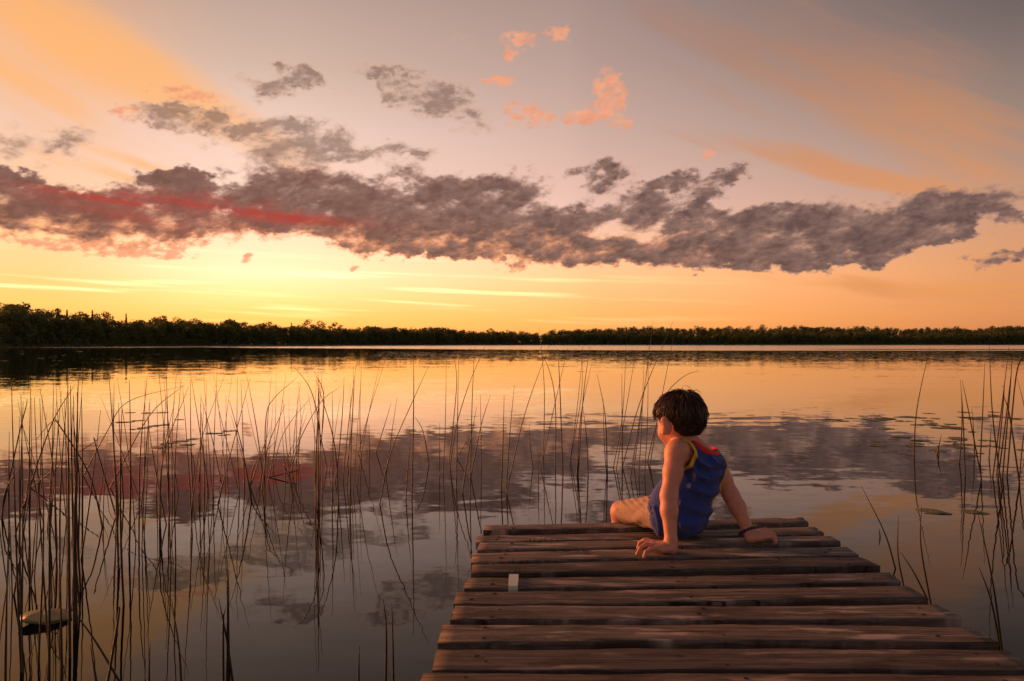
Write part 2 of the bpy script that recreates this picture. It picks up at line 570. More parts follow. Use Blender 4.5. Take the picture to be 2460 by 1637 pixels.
PROTO = {}
for kind, hs, cnt, nq in (('round', 12, 4, 1300), ('tall', 13, 3, 1200), ('open', 14, 3, 900), ('shrub', 3.2, 3, 420), ('conifer', 14, 2, 900), ('pine', 15, 2, 700)):
    PROTO[kind] = []
    for s in range(cnt):
        c = make_crown(100 + s * 7 + hash(kind) % 1 + len(kind) * 31, kind, hs, nq)
        t = make_trunk(s + len(kind), kind, hs)
        cm = mesh('crown', *c)
        cm.materials.append(NEEDLE if kind in ('conifer', 'pine') else LEAF)
        tm = mesh('trunk', *t, smooth=True)
        tm.materials.append(BARK)
        PROTO[kind].append((hs, c, t, cm, tm))


def ground_z(px, back):
    return 0.35 + hill(px) * float(np.interp(back, [40, 90, 160], [0.0, 0.9, 1.0]))


def build_forest():
    r = np.random.default_rng(21)
    spots = []      # px, back, kind, height
    # walk along the shore in equal metres
    path = []
    u = -1.25
    while u < 1.0:
        y = shore_y(u)
        path.append((u, y))
        y2 = shore_y(u + 1e-3)
        ds = math.hypot((u + 1e-3) * y2 - u * y, y2 - y) / 1e-3
        u += 5.2 / ds
    for i, (u, y) in enumerate(path):
        px = u * F + CX
        big = float(np.interp(px, [0, 700, 1300], [0.93, 0.95, 0.95])) * (1 + 0.08 * math.sin(px * 0.013 + 1) + 0.06 * math.sin(px * 0.037))
        for back, kinds, hgt, pr in ((4, ('shrub',), 2.6, .95), (7, ('shrub',), 3.2, .95), (11, ('round', 'shrub', 'tall'), 6.5, .95), (19, ('round', 'tall'), 7.5, .8), (15, ('round', 'round', 'tall'), 10.5, 1), (23, ('round', 'tall', 'round', 'open'), 12.3, 1), (34, ('round', 'tall', 'open', 'round', 'pine'), 12.8, 1), (50, ('round', 'tall', 'pine', 'round'), 12.5, .8), (62, ('round', 'tall', 'round', 'pine'), 11.5, .8), (75, ('tall', 'pine', 'round', 'round'), 12.0, .9 if px > 1300 else .3), (92, ('round', 'round', 'pine', 'tall'), 11.0, 1 if px > 1330 else 0), (110, ('pine', 'round', 'tall', 'round'), 11.0, 1 if px > 1330 else 0), (125, ('round', 'tall', 'round', 'conifer'), 10.5, 1 if px > 1330 else 0)):
            if r.uniform() > pr:
                continue
            k = kinds[r.integers(len(kinds))]
            h = hgt * big * r.uniform(0.82, 1.16)
            if k == 'shrub' and hgt > 4:
                h = 4.0
            spots.append([px + r.uniform(-6, 6), back + r.uniform(-3, 3), k, h, False])
    # trees that stand out of the skyline in the photograph: px, top row, kind
    for px, top, k in ((15, 727, 'open'), (36, 731, 'round'), (75, 741, 'open'), (103, 740, 'pine'), (126, 740, 'open'), (139, 741, 'conifer'), (161, 745, 'conifer'), (193, 747, 'open'), (222, 746, 'conifer'), (250, 748, 'open'), (303, 754, 'conifer'), (383, 757, 'open'), (433, 762, 'round'), (468, 764, 'open'), (553, 768, 'open'), (640, 772, 'open'), (738, 766, 'pine'), (770, 770, 'pine'), (700, 775, 'conifer'), (805, 774, 'open'), (880, 782, 'pine'), (988, 786, 'conifer'), (1178, 788, 'open'), (1115, 793, 'pine'), (1326, 791, 'round'), (1353, 791, 'open'), (1388, 790, 'round'), (1518, 786, 'pine'), (1676, 782, 'pine'), (1690, 784, 'pine'), (1750, 782, 'open'), (1797, 782, 'pine'), (1833, 779, 'pine'), (1875, 782, 'open'), (2065, 785, 'open'), (2297, 783, 'pine'), (2390, 783, 'open')):
        u = (px - CX) / F
        back = 34.0
        y = shore_y(u) + back
        z = ground_z(px, back)
        h = CAMH - (top - HY) / F * y - z
        spots.append([px, back, k, max(8, h), True])
    for s in spots:
        s.append((shore_y((s[0] - CX) / F) + s[1]))
    vis = [s for s in spots if -40 < s[0] < 2500]
    # the individuals: emergent trees and the front of the wood where it is nearest
    indiv = [s for s in vis if s[4]]
    rest = sorted([s for s in vis if not s[4] and s[1] < 28 and not (s[2] == 'shrub' and s[1] > 6)], key=lambda s: s[5] - 12 * (s[3] > 9))
    indiv += rest[:215]
    ids = {id(s) for s in indiv}
    for s in indiv:
        px, back, k, h, em, y = s
        pr = PROTO[k][r.integers(len(PROTO[k]))]
        nm = {'conifer': 'spruce_tree', 'pine': 'pine_tree', 'shrub': 'shore_shrub'}.get(k, 'leafy_tree')
        u = (px - CX) / F
        o = empty(nm, (u * y, y, ground_z(px, back)))
        sc = h / pr[0]
        o.scale = (sc * r.uniform(.9, 1.15), sc * r.uniform(.9, 1.15), sc)
        o.rotation_euler = (0, 0, r.uniform(0, 6.28))
        obj('trunk', pr[4], None, o)
        obj('crown', pr[3], None, o)
        where = 'at the far left' if px < 300 else 'left of the brightest sky' if px < 560 else 'below the brightest sky' if px < 820 else 'in mid shore' if px < 1400 else 'on the right shore'
        if em:
            kind = {'conifer': 'dark narrow spruce', 'pine': 'dark ragged pine', 'open': 'open-crowned tree', 'round': 'round tree'}[k]
            tag(o, f'{kind} rising above the skyline {where}', 'tree', f'{nm.replace("_", " ")}s above the skyline {where}')
        elif k == 'shrub':
            tag(o, f'low green waterside shrub before the wood {where}', 'shrub', f'waterside shrubs {where}')
        else:
            w = 'tall slim' if k == 'tall' else 'open-crowned' if k == 'open' else 'rounded'
            tag(o, f'{w} green tree in the front row {where}', 'tree', f'{w} front trees {where}')
    parts_leaf, parts_need = [], []
    for s in spots:
        if id(s) in ids:
            continue
        px, back, k, h, em, y = s
        pr = PROTO[k][r.integers(len(PROTO[k]))]
        v, f = pr[1]
        keep = r.permutation(len(f))[:int(len(f) * 0.42)]
        vv = v.reshape(-1, 4, 3)[keep]
        cen = vv.mean(1, keepdims=True)
        vv = cen + (vv - cen) * 1.5
        a = r.uniform(0, 6.28)
        sc = h / pr[0]
        R = np.array([[math.cos(a), -math.sin(a), 0], [math.sin(a), math.cos(a), 0], [0, 0, 1]]) * sc
        u = (px - CX) / F
        vv = vv.reshape(-1, 3) @ R.T + np.array([u * y, y, ground_z(px, back)])
        (parts_need if k in ('conifer', 'pine') else parts_leaf).append((vv, np.arange(len(vv)).reshape(-1, 4)))
    for nm, parts, mt, lab in (('leafy_wood', parts_leaf, LEAF, 'dense dark green leafy wood behind the front trees of the far shore'), ('pine_wood', parts_need, NEEDLE, 'dark pine and spruce wood on the rise behind the far shore')):
        o = obj(nm, mesh(nm, *join(parts)), mt)
        tag(o, lab, 'forest', kind='stuff')

    # reedy fringe at the waterline
    m, g, b = material('shore_reed')
    geo = g.new('ShaderNodeNewGeometry')
    n = g.noise(geo.outputs['Position'], 0.06, 4, 0.6)
    g.put(b.inputs['Base Color'], g.ramp(n, [(0.35, (0.10, 0.10, 0.035, 1)), (0.65, (0.19, 0.165, 0.065, 1))]))
    b.inputs['Roughness'].default_value = 0.8
    n = 26000
    seg = r.integers(0, len(path) - 1, n)
    fr = r.uniform(0, 1, n)
    pa = np.array(path)
    uu = pa[seg, 0] * (1 - fr) + pa[seg + 1, 0] * fr
    yy = pa[seg, 1] * (1 - fr) + pa[seg + 1, 1] * fr + r.uniform(-0.5, 4.5, n)
    hh = r.uniform(0.5, 1.25, n)
    x = uu * yy
    w = r.uniform(0.05, 0.14, n)
    lean = r.uniform(-.25, .25, n)
    z0 = np.full(n, -0.02)
    v = np.stack([np.stack([x - w, yy, z0], 1), np.stack([x + w, yy + r.uniform(-.1, .1, n), z0], 1), np.stack([x + lean + w * .2, yy, hh], 1), np.stack([x + lean - w * .2, yy, hh], 1)], 1).reshape(-1, 3)
    o = obj('shore_reeds', mesh('shore_reeds', v, np.arange(4 * n).reshape(n, 4)), m)
    tag(o, 'pale strip of reeds along the far waterline', 'reeds', kind='stuff')


build_forest()


# ------------------------------------------------------------------ dock
def wood_mat():
    m, g, b = material('weathered_wood')
    oi = g.new('ShaderNodeObjectInfo')
    geo = g.new('ShaderNodeNewGeometry')
    off = g.mul(oi.outputs['Random'], 37.0)
    p = g.v('ADD', geo.outputs['Position'], g.xyz(off, g.mul(off, 1.7), off))
    x, y, z = g.sep(p)
    warp = g.noise(g.xyz(g.mul(x, 1.6), g.mul(y, 6.0), z), 1.0, 3, 0.5)
    yy = g.add(g.mul(y, 1.0), g.mul(warp, 0.05))
    grain = g.noise(g.xyz(g.mul(x, 2.2), g.mul(yy, 95.0), g.mul(z, 95.0)), 1.0, 5, 0.65)
    fine = g.noise(g.xyz(g.mul(x, 9.0), g.mul(yy, 330.0), g.mul(z, 330.0)), 1.0, 3, 0.6)
    blotch = g.noise(g.xyz(g.mul(x, 5.0), g.mul(y, 17.0), z), 1.0, 5, 0.66)
    stain = g.noise(g.xyz(g.mul(x, 1.3), g.mul(y, 5.0), g.add(z, 7.0)), 1.0, 4, 0.6)
    c = g.ramp(g.add(g.mul(grain, 0.65), g.mul(fine, 0.35)), [(0.30, (0.026, 0.020, 0.016, 1)), (0.48, (0.112, 0.090, 0.076, 1)), (0.68, (0.31, 0.262, 0.228, 1))])
    c = g.mix(g.mul(g.rng(blotch, 0.48, 0.66), 0.8), c, (0.045, 0.032, 0.024, 1))
    c = g.mix(g.mul(g.rng(stain, 0.56, 0.72), 0.65), c, (0.055, 0.05, 0.026, 1))       # damp, mossy patches
    worn = g.noise(g.xyz(g.mul(x, 4.5), g.mul(y, 26.0), g.add(z, 3.0)), 1.0, 4, 0.6)
    c = g.mix(g.mul(g.rng(worn, 0.55, 0.68), 0.8), c, (0.46, 0.385, 0.335, 1))            # bare worn fibres
    cn_ = g.noise(g.xyz(g.mul(x, 1.1), g.mul(yy, 46.0), g.add(z, 11.0)), 1.0, 2, 0.5)
    crack = g.mul(g.rng(g.m('ABSOLUTE', g.sub(cn_, 0.5)), 0.014, 0.0), g.rng(g.noise(g.xyz(g.mul(x, 2.0), g.mul(y, 8.0), g.add(z, 5.0)), 1.0, 2, 0.5), 0.46, 0.6))
    c = g.mix(g.mul(crack, 0.9), c, (0.012, 0.009, 0.007, 1))
    hs = g.new('ShaderNodeHueSaturation')
    g.put(hs.inputs['Value'], g.add(0.62, g.mul(oi.outputs['Random'], 0.65)))
    g.put(hs.inputs['Color'], c)
    g.put(b.inputs['Base Color'], hs.outputs[0])
    g.put(b.inputs['Roughness'], g.add(0.62, g.mul(grain, 0.3)))
    b.inputs['Specular IOR Level'].default_value = 0.3
    bp = g.new('ShaderNodeBump')
    bp.inputs['Strength'].default_value = 1.0
    bp.inputs['Distance'].default_value = 0.0035
    g.put(bp.inputs['Height'], g.add(g.mul(grain, 0.8), g.mul(fine, 0.35), g.mul(blotch, 0.12), g.mul(crack, -0.8)))
    g.put(b.inputs['Normal'], bp.outputs[0])
    return m


WOOD = wood_mat()
RUST, _g, _b = material('rusty_nail')
_b.inputs['Base Color'].default_value = (0.012, 0.008, 0.007, 1)
_b.inputs['Roughness'].default_value = 0.7
_b.inputs['Metallic'].default_value = 0.4


def plank_mesh(bl, fl, br, fr, th, r):
    """solid board through its four top corners, worn edges, slightly cupped and wavy"""
    n = 40
    v, f = [], []
    bl, fl, br, fr = map(np.array, (bl, fl, br, fr))
    # profile round the board: (depth fraction, height) starting at front bottom
    prof = [(0.0, -1.0), (0.0, -0.10), (0.012, -0.03), (0.035, 0.0), (0.3, 0.01), (0.5, 0.015), (0.7, 0.01), (0.965, 0.0), (0.988, -0.03), (1.0, -0.10), (1.0, -1.0)]
    ph = r.uniform(0, 6.28, 8)
    for i in range(n + 1):
        t = i / n
        a = fl * (1 - t) + fr * t
        b = bl * (1 - t) + br * t
        wob = 0.0022 * math.sin(9 * t + ph[0]) + 0.0016 * math.sin(27 * t + ph[1]) + r.normal() * 0.0006
        wob2 = 0.0022 * math.sin(8 * t + ph[2]) + 0.0016 * math.sin(23 * t + ph[3]) + r.normal() * 0.0006
        lift = 0.0022 * math.sin(5 * t + ph[4])
        for k, (q, h) in enumerate(prof):
            p = a * (1 - q) + b * q
            p = p + np.array([0, wob * (1 - q) + wob2 * q, h * th + lift + r.normal() * 0.0004])
            if i in (0, n):
                p[0] += r.normal() * 0.0015
            v.append(p)
    m = len(prof)
    for i in range(n):
        for k in range(m):
            a, b = i * m + k, i * m + (k + 1) % m
            f.append((a, a + m, b + m, b))
    f.append(tuple(range(m)))
    f.append(tuple(reversed(range(n * m, n * m + m))))
    me = mesh('plank', v, f)
    me.polygons.foreach_set('use_smooth', [abs(p.normal.z) > 0.4 for p in me.polygons])
    return me


#          left back, left front, right back, right front  (photograph pixels on the deck)
PLANKS = [((1164.6, 1264), (1161.5, 1278), (1924, 1245.3), (1941.7, 1258.6)),
          ((1146.8, 1285.6), (1143.3, 1301.3), (1954.5, 1265.2), (1981.6, 1282.5)),
          ((1151.9, 1303.3), (1146.3, 1322.3), (1991.7, 1288.6), (2021, 1303.8)),
          ((1135.4, 1327.3), (1130.4, 1350), (2031.6, 1311.7), (2064.9, 1331.7)),
          ((1135.4, 1355), (1129.6, 1378.7), (2066.2, 1339.7), (2114, 1362.2)),
          ((1124, 1385.6), (1114.4, 1412), (2132.7, 1372.9), (2165.9, 1396.8)),
          ((1097.5, 1418.5), (1089.9, 1450), (2176.5, 1407.4), (2231, 1437.5)),
          ((1092.4, 1455), (1081.5, 1490.6), (2248.3, 1451.3), (2312.1, 1485.9)),
          ((1067, 1497.7), (1053.2, 1541.3), (2325.4, 1501.8), (2402.5, 1540.4)),
          ((1050.6, 1554), (1038, 1607), (2413, 1557.7), (2496, 1609)),
          ((1017.7, 1614.7), (1000, 1676), (2500, 1627), (2600, 1690))]


def build_dock():
    r = np.random.default_rng(3)
    root = empty('dock', (0.5, 2.2, DECK))
    tag(root, 'weathered brown plank dock reaching out into the lake', 'dock')
    inv = Matrix.Translation((-0.5, -2.2, -DECK))
    quads = [[on(*p, z=DECK) for p in q] for q in PLANKS]
    # the dock goes on under the camera towards the bank
    last = quads[-1]
    for k in range(9):
        d = -0.138 * (k + 1)
        quads.append([q + Vector((-0.004 * (k + 1), d, 0)) for q in last])
    # nail mesh shared by all boards
    nv, nf = [], []
    for h, rad in ((0.0, .0042), (0.0012, .0036)):
        for k in range(8):
            nv.append((rad * math.cos(k * .785), rad * math.sin(k * .785), h))
    nf = [(k, (k + 1) % 8, 8 + (k + 1) % 8, 8 + k) for k in range(8)] + [tuple(range(8, 16))]
    nail = mesh('nail', nv, nf)
    nail.materials.append(RUST)
    for i, (bl, fl, br, fr) in enumerate(quads):
        th = 0.030
        gp = Vector((0, 0.0035, 0))
        bl, fl, br, fr = bl - gp, fl + gp, br - gp, fr + gp
        tilt = r.normal() * 0.002
        me = plank_mesh(*[np.array(inv @ (p + Vector((0, 0, tilt)))) for p in (bl, fl, br, fr)], th, r)
        p = obj('plank', me, WOOD, root)
        if i < 11:
            for t in (0.075, 0.5, 0.935):
                for q in (0.28, 0.72):
                    if r.uniform() < 0.12:
                        continue
                    tt = t + r.normal() * 0.012
                    qq = q + r.normal() * 0.07
                    a = fl * (1 - tt) + fr * tt
                    b = bl * (1 - tt) + br * tt
                    o = obj('nail', nail, None, p, inv @ (a * (1 - qq) + b * qq + Vector((0, 0, tilt + 0.0012))))
                    s = r.uniform(0.8, 1.5)
                    o.scale = (s * 1.25, s, 1)
    # stringers and posts below
    for t in (0.045, 0.5, 0.955):
        a = quads[0][1] * (1 - t) + quads[0][3] * t
        b = quads[-1][1] * (1 - t) + quads[-1][3] * t
        w = 0.02
        vs = []
        for p in (a + Vector((0, 0.03, 0)), b):
            for dx, dz in ((-w, -0.039), (w, -0.039), (w, -0.16), (-w, -0.16)):
                vs.append(inv @ Vector((p.x + dx, p.y, DECK + dz)))
        obj('stringer', mesh('stringer', [tuple(q) for q in vs], [(0, 1, 2, 3), (7, 6, 5, 4), (0, 4, 5, 1), (1, 5, 6, 2), (2, 6, 7, 3), (3, 7, 4, 0)]), WOOD, root)
    for x, y in ((-0.03, 2.75), (1.08, 2.82), (-0.06, 1.5), (1.05, 1.5)):
        p = inv @ Vector((x, y, 0))
        v, f = tube([(p.x, p.y, p.z - 0.5), (p.x, p.y, p.z - 0.1), (p.x + .004, p.y, p.z + 0.15), (p.x, p.y, p.z + DECK - 0.045)], [.05, .052, .049, .05], 10)
        obj('post', mesh('post', v, f, True), WOOD, root)

    # pale strip stuck across a board
    a, b = on(1223, 1384, DECK), on(1221, 1412, DECK)
    c, d = on(1246, 1384, DECK), on(1244, 1412, DECK)
    m, g, bs = material('mint_plastic')
    n = g.noise(g.new('ShaderNodeNewGeometry').outputs['Position'], 60, 3, 0.6)
    g.put(bs.inputs['Base Color'], g.ramp(n, [(0.3, (0.40, 0.46, 0.40, 1)), (0.7, (0.52, 0.58, 0.50, 1))]))
    bs.inputs['Roughness'].default_value = 0.45
    up = Vector((0, 0, 1))
    rows = [(a + up * .004, c + up * .004), (a * .97 + b * .03 + up * .0068, c * .97 + d * .03 + up * .0068), ((a + b) / 2 + up * .0068, (c + d) / 2 + up * .0068), (b + up * .0055, d + up * .0055), (b + Vector((0, -.004, -.002)), d + Vector((0, -.004, -.002))), (b + Vector((0, -.005, -.016)), d + Vector((0, -.005, -.016)))]
    v = []
    for l, rr in rows:
        v += [l, rr]
    nr = len(rows)
    for l, rr in rows:
        v += [l - up * .0022, rr - up * .0022]
    f = []
    for k in range(nr - 1):
        f += [(2 * k, 2 * k + 2, 2 * k + 3, 2 * k + 1), (2 * nr + 2 * k, 2 * nr + 2 * k + 1, 2 * nr + 2 * k + 3, 2 * nr + 2 * k + 2),
              (2 * k, 2 * nr + 2 * k, 2 * nr + 2 * k + 2, 2 * k + 2), (2 * k + 1, 2 * k + 3, 2 * nr + 2 * k + 3, 2 * nr + 2 * k + 1)]
    f += [(0, 1, 2 * nr + 1, 2 * nr), (2 * nr - 2, 4 * nr - 2, 4 * nr - 1, 2 * nr - 1)]
    o = obj('plastic_strip', mesh('plastic_strip', [tuple(q) for q in v], f), m)
    tag(o, 'small pale mint strip lying across a dock plank', 'strip')

    # moss in the joints
    mm, g, bs = material('moss')
    bs.inputs['Base Color'].default_value = (0.055, 0.06, 0.018, 1)
    bs.inputs['Roughness'].default_value = 1
    parts = []
    for px, py, n, w in ((1345, 1325, 60, 16), (1405, 1327, 26, 8), (1275, 1352, 60, 30), (1245, 1378, 40, 20), (1220, 1384, 26, 5), (1260, 1386, 20, 5), (1300, 1301, 36, 20), (1290, 1304, 20, 10), (1840, 1349, 40, 26), (1700, 1350, 24, 16)):
        for k in range(n):
            p = np.array(on(px + r.normal() * w, py + r.normal() * 1.2, DECK))
            h = r.uniform(.001, .005)
            d = r.normal(size=3) * .005
            s = r.uniform(.0008, .0018)
            q = np.array([p + (-s, 0, -.004), p + (s, 0, -.004), p + d + (s * .3, 0, h), p + d + (-s * .3, 0, h)])
            parts.append((q, np.array([[0, 1, 2, 3]])))
    o = obj('moss', mesh('moss', *join(parts)), mm)
    tag(o, 'thin green moss growing in the dock joints', 'moss', kind='stuff')


build_dock()


# ------------------------------------------------------------------ rushes
def rush_mat():
    m, g, b = material('rush')
    geo = g.new('ShaderNodeNewGeometry')
    oi = g.new('ShaderNodeObjectInfo')
    n = g.noise(geo.outputs['Position'], 14, 3, 0.6)
    c = g.ramp(g.add(g.mul(n, 0.6), g.mul(oi.outputs['Random'], 0.4)), [(0.25, (0.010, 0.010, 0.005, 1)), (0.55, (0.018, 0.015, 0.007, 1)), (0.8, (0.034, 0.022, 0.011, 1))])
    g.put(b.inputs['Base Color'], c)
    b.inputs['Roughness'].default_value = 0.55
    return m


RUSH = rush_mat()


def place_of(px, py):
    if px > 2000:
        return 'beside the right edge of the dock' if py > 1300 else 'in the right clump'
    if px > 1300:
        return 'just left of the boy' if px > 1440 else 'between the middle clump and the boy'
    if px > 830:
        return 'in the sparse middle clump'
    if px > 560:
        return 'in the right half of the left bed'
    if px > 260:
        return 'in the middle of the left bed'
    return 'in the dense far left bed'


def rush(pts, r, rad=0.0048, depth_lean=0.0):
    """pts: photograph pixels from the waterline up; stands in the water where its foot is"""
    base = on(*pts[0])
    Y = base.y
    p = [at(px, py, Y) for px, py in pts]
    ztop = p[-1].z
    P = []
    if len(p) == 2:
        a, b = p
        bow = Vector((r.normal() * 0.02, 0, 0)) * (b - a).length
        for t in np.linspace(0, 1, 8):
            P.append(a * (1 - t) + b * t + bow * (4 * t * (1 - t)) * 0.5)
    else:
        # smooth curve through the points (Catmull-Rom)
        q = [p[0] * 2 - p[1]] + p + [p[-1] * 2 - p[-2]]
        for i in range(1, len(q) - 2):
            for t in np.linspace(0, 1, 5, endpoint=False):
                P.append(0.5 * ((2 * q[i]) + (q[i + 1] - q[i - 1]) * t + (2 * q[i - 1] - 5 * q[i] + 4 * q[i + 1] - q[i + 2]) * t * t + (3 * q[i] - q[i - 1] - 3 * q[i + 1] + q[i + 2]) * t ** 3))
        P.append(p[-1])
    # lean a little away from or towards the viewer as well
    P = [Vector((v.x * (1 + depth_lean * v.z / Y), v.y + depth_lean * v.z, CAMH + (v.z - CAMH) * (1 + depth_lean * v.z / Y))) for v in P]
    a = P[0]
    d = (P[1] - P[0]).normalized()
    P = [a - d * (0.12 / max(0.25, abs(d.z)))] + P
    n = len(P)
    loc = Vector((a.x, a.y, 0))
    radii = [rad] * 2 + [rad * (1 - 0.78 * (k / (n - 2)) ** 1.6) for k in range(1, n - 1)]
    v, f = tube([tuple(q - loc) for q in P], radii, 5)
    o = obj('rush_stalk', mesh('rush_stalk', v, f, True), RUSH, None, loc)
    dx = pts[-1][0] - pts[0][0]
    hgt = ztop
    if len(pts) > 2 and abs(pts[-1][0] - pts[0][0]) > 60:
        look = 'arching'
    elif dx > 18:
        look = 'right-leaning'
    elif dx < -18:
        look = 'left-leaning'
    else:
        look = 'upright'
    size = 'tall' if hgt > 0.95 else 'short' if hgt < 0.45 else 'slender'
    pl = place_of(*pts[0])
    tag(o, f'{size} {look} rush stalk {pl}', 'rush', f'rush stalks {pl}')
    return o


def build_rushes():
    r = np.random.default_rng(11)
    Z4 = lambda u, v: (820 + u / 2.8, 680 + v / 2.8)
    Z5 = lambda u, v: (1640 + u / 2.8, 680 + v / 2.8)
    Z3 = lambda u, v: (u / 2.8, 680 + v / 2.8)
    mid = [[(1110, 1415), (1235, 880), (1400, 415)], [(475, 1437), (487, 780), (485, 500)], [(258, 1490), (330, 1150), (487, 780), (590, 555)], [(685, 1285), (705, 505)],
           [(725, 1210), (775, 700), (760, 500)], [(775, 1320), (790, 500)], [(865, 1437), (880, 800), (897, 430)], [(730, 1240), (775, 960), (860, 680), (970, 420)], [(815, 1410), (865, 1080), (910, 835)],
           [(1075, 1390), (1095, 755)], [(1110, 1410), (1165, 685)], [(1290, 1250), (1262, 950)], [(1325, 1395), (1330, 1130)], [(1340, 1250), (1440, 800), (1522, 440)], [(1360, 1170), (1365, 700), (1330, 290)],
           [(1440, 1230), (1440, 820), (1405, 610), (1335, 440)], [(1490, 1305), (1470, 700), (1455, 440)], [(1535, 1210), (1625, 430)], [(1585, 1290), (1610, 900), (1682, 550)], [(1592, 1290), (1628, 760), (1672, 430)], [(1540, 1190), (1615, 750), (1620, 430)],
           [(1660, 1300), (1650, 1050), (1625, 830)], [(1790, 1300), (1775, 900), (1720, 610)], [(1785, 1300), (1762, 780)], [(1830, 1240), (1890, 900), (1917, 430)], [(1850, 1250), (1988, 430)], [(1890, 1250), (1887, 610)], [(1890, 1240), (2010, 800), (2232, 260)],
           [(1945, 1305), (2062, 560)], [(1968, 1240), (2040, 700), (2100, 240)], [(2000, 1300), (2020, 950), (2035, 560)], [(2040, 1300), (2060, 900), (2065, 430)], [(2075, 1230), (2130, 900), (2236, 360)],
           [(2060, 1200), (2105, 1000), (2180, 760), (2296, 635), (2400, 590)], [(435, 1450), (470, 1015)], [(232, 1140), (335, 810)], [(300, 1300), (375, 770)], [(115, 1145), (190, 860), (295, 520)], [(135, 1210), (140, 500)], [(185, 1200), (185, 950)],
           [(590, 1220), (550, 1000), (495, 900)], [(660, 1310), (660, 940)], [(940, 1250), (935, 750)], [(870, 1310), (940, 960), (1005, 750)], [(775, 1180), (880, 1000)], [(10, 1320), (60, 850), (102, 540)], [(40, 1220), (80, 560)]]
    for pl in mid:
        rush([Z4(*q) for q in pl], r, 0.0048 * r.uniform(.8, 1.15), r.normal() * 0.05)
    right = [[(1555, 1160), (1575, 850), (1662, 430)], [(1860, 1210), (1868, 650)], [(1900, 1300), (1885, 900), (1872, 700)], [(2010, 1320), (1930, 900), (1880, 655)], [(2000, 1210), (2032, 540)], [(1962, 1150), (1945, 840)], [(2148, 1400), (2085, 900), (2062, 425)],
             [(2085, 1310), (2150, 800), (2195, 430)], [(2150, 1310), (2195, 800), (2222, 440)], [(2265, 1350), (2200, 900), (2160, 760)], [(2262, 1340), (2290, 1050), (2325, 880)], [(2180, 1300), (2240, 640), (2296, 490), (2330, 450)], [(2330, 1010), (2300, 840), (2250, 640)], [(1710, 1160), (1740, 1020)], [(1722, 1165), (1716, 1090)],
             [(2112, 1280), (2160, 760), (2150, 690)], [(2060, 1180), (2075, 945)], [(2120, 1320), (2175, 900), (2215, 560)], [(2340, 1500), (2330, 1000), (2310, 600)]]
    for pl in right:
        rush([Z5(*q) for q in pl], r, 0.0062 * r.uniform(.85, 1.15), r.normal() * 0.04)
    # beside the dock on the right
    for pl in ([(2151, 1366), (2125, 1280), (2069, 1168)], [(2171, 1410), (2157, 1330), (2158, 1239)], [(2228, 1440), (2195, 1375), (2163, 1326)], [(2236, 1452), (2212, 1310), (2214, 1215)], [(2407, 1560), (2385, 1400), (2349, 1231)], [(2402, 1550), (2380, 1440), (2352, 1363)], [(2114, 1291), (2111, 1269)]):
        rush(pl, r, 0.0040, 0.0)
    # the bed on the left
    beds = [(25, 5, (1250, 1640), (1000, 1180), 20, 25), (65, 8, (1290, 1640), (910, 1000), 14, 18), (110, 6, (1260, 1640), (915, 1000), 22, 35), (135, 5, (1250, 1500), (925, 1050), 12, 20), (178, 9, (1300, 1660), (900, 960), 10, 14), (195, 5, (1300, 1640), (925, 1000), 8, 10), (240, 4, (1180, 1300), (1000, 1130), 15, 30),
            (295, 6, (1200, 1640), (905, 990), 15, 20), (335, 6, (1200, 1640), (900, 980), 14, 22), (385, 5, (1190, 1500), (895, 990), 16, 20), (420, 5, (1180, 1450), (890, 960), 12, 16), (470, 7, (1180, 1420), (895, 990), 20, 25), (520, 5, (1180, 1300), (885, 1000), 18, 28), (560, 6, (1170, 1280), (880, 960), 18, 25),
            (600, 5, (1170, 1250), (890, 1060), 16, 25), (640, 7, (1130, 1260), (880, 960), 10, 18), (690, 6, (1110, 1220), (900, 1060), 14, 20), (720, 4, (1100, 1200), (890, 990), 12, 22), (765, 7, (1150, 1280), (890, 950), 8, 10), (800, 5, (1120, 1230), (900, 980), 20, 30), (845, 4, (1130, 1210), (870, 930), 18, 35)]
    for cx, n, by, ty, sp, ln in beds:
        for k in range(n):
            b = (cx + r.normal() * sp * 0.7, by[0] + (by[1] - by[0]) * r.uniform() ** 2.6)
            lean = r.normal() * ln * 1.7 + (6 if cx < 300 else 0)
            tp = r.uniform(*ty)
            t = (b[0] + lean, tp)
            pts = [b, t]
            if r.uniform() < 0.35:
                pts = [b, (b[0] + lean * r.uniform(.15, .5), (b[1] + tp) / 2), (t[0] + r.normal() * 12, tp)]
            rush(pts, r, 0.0039 * r.uniform(.6, 1.4), r.normal() * 0.05)
    # singled out in the photograph: strongly leaning, snapped and arching stalks
    odd = [[Z3(10, 1560), Z3(125, 1030), Z3(175, 830), Z3(182, 780)], [Z3(60, 1568), Z3(62, 1000)], [Z3(100, 1700), Z3(330, 990), Z3(500, 690)], [Z3(690, 1640), Z3(600, 1290), Z3(400, 960), Z3(370, 930), Z3(330, 950), Z3(240, 1060)], [Z3(780, 1568), Z3(640, 1080), Z3(642, 1060)],
           [Z3(205, 1380), Z3(400, 1230), Z3(645, 1062), Z3(650, 1058)], [Z3(560, 1300), Z3(720, 1000), Z3(860, 800), Z3(1240, 690)], [Z3(740, 1380), Z3(1000, 900), Z3(1235, 690)], [Z3(1780, 1300), Z3(1790, 900), Z3(1850, 770), Z3(2005, 630)], [Z3(1960, 1260), Z3(2020, 1050), Z3(2160, 800), Z3(2290, 700)],
           [Z3(2145, 1450), Z3(2150, 1000), Z3(2090, 720), Z3(1975, 560)], [Z3(2120, 1400), Z3(2180, 800), Z3(2110, 590)], [Z3(1310, 1250), Z3(1290, 1150), Z3(1240, 1070)], [Z3(1800, 1310), Z3(1985, 1268), Z3(1990, 1266)], [Z3(0, 1340), Z3(0, 1330)]][:-1]
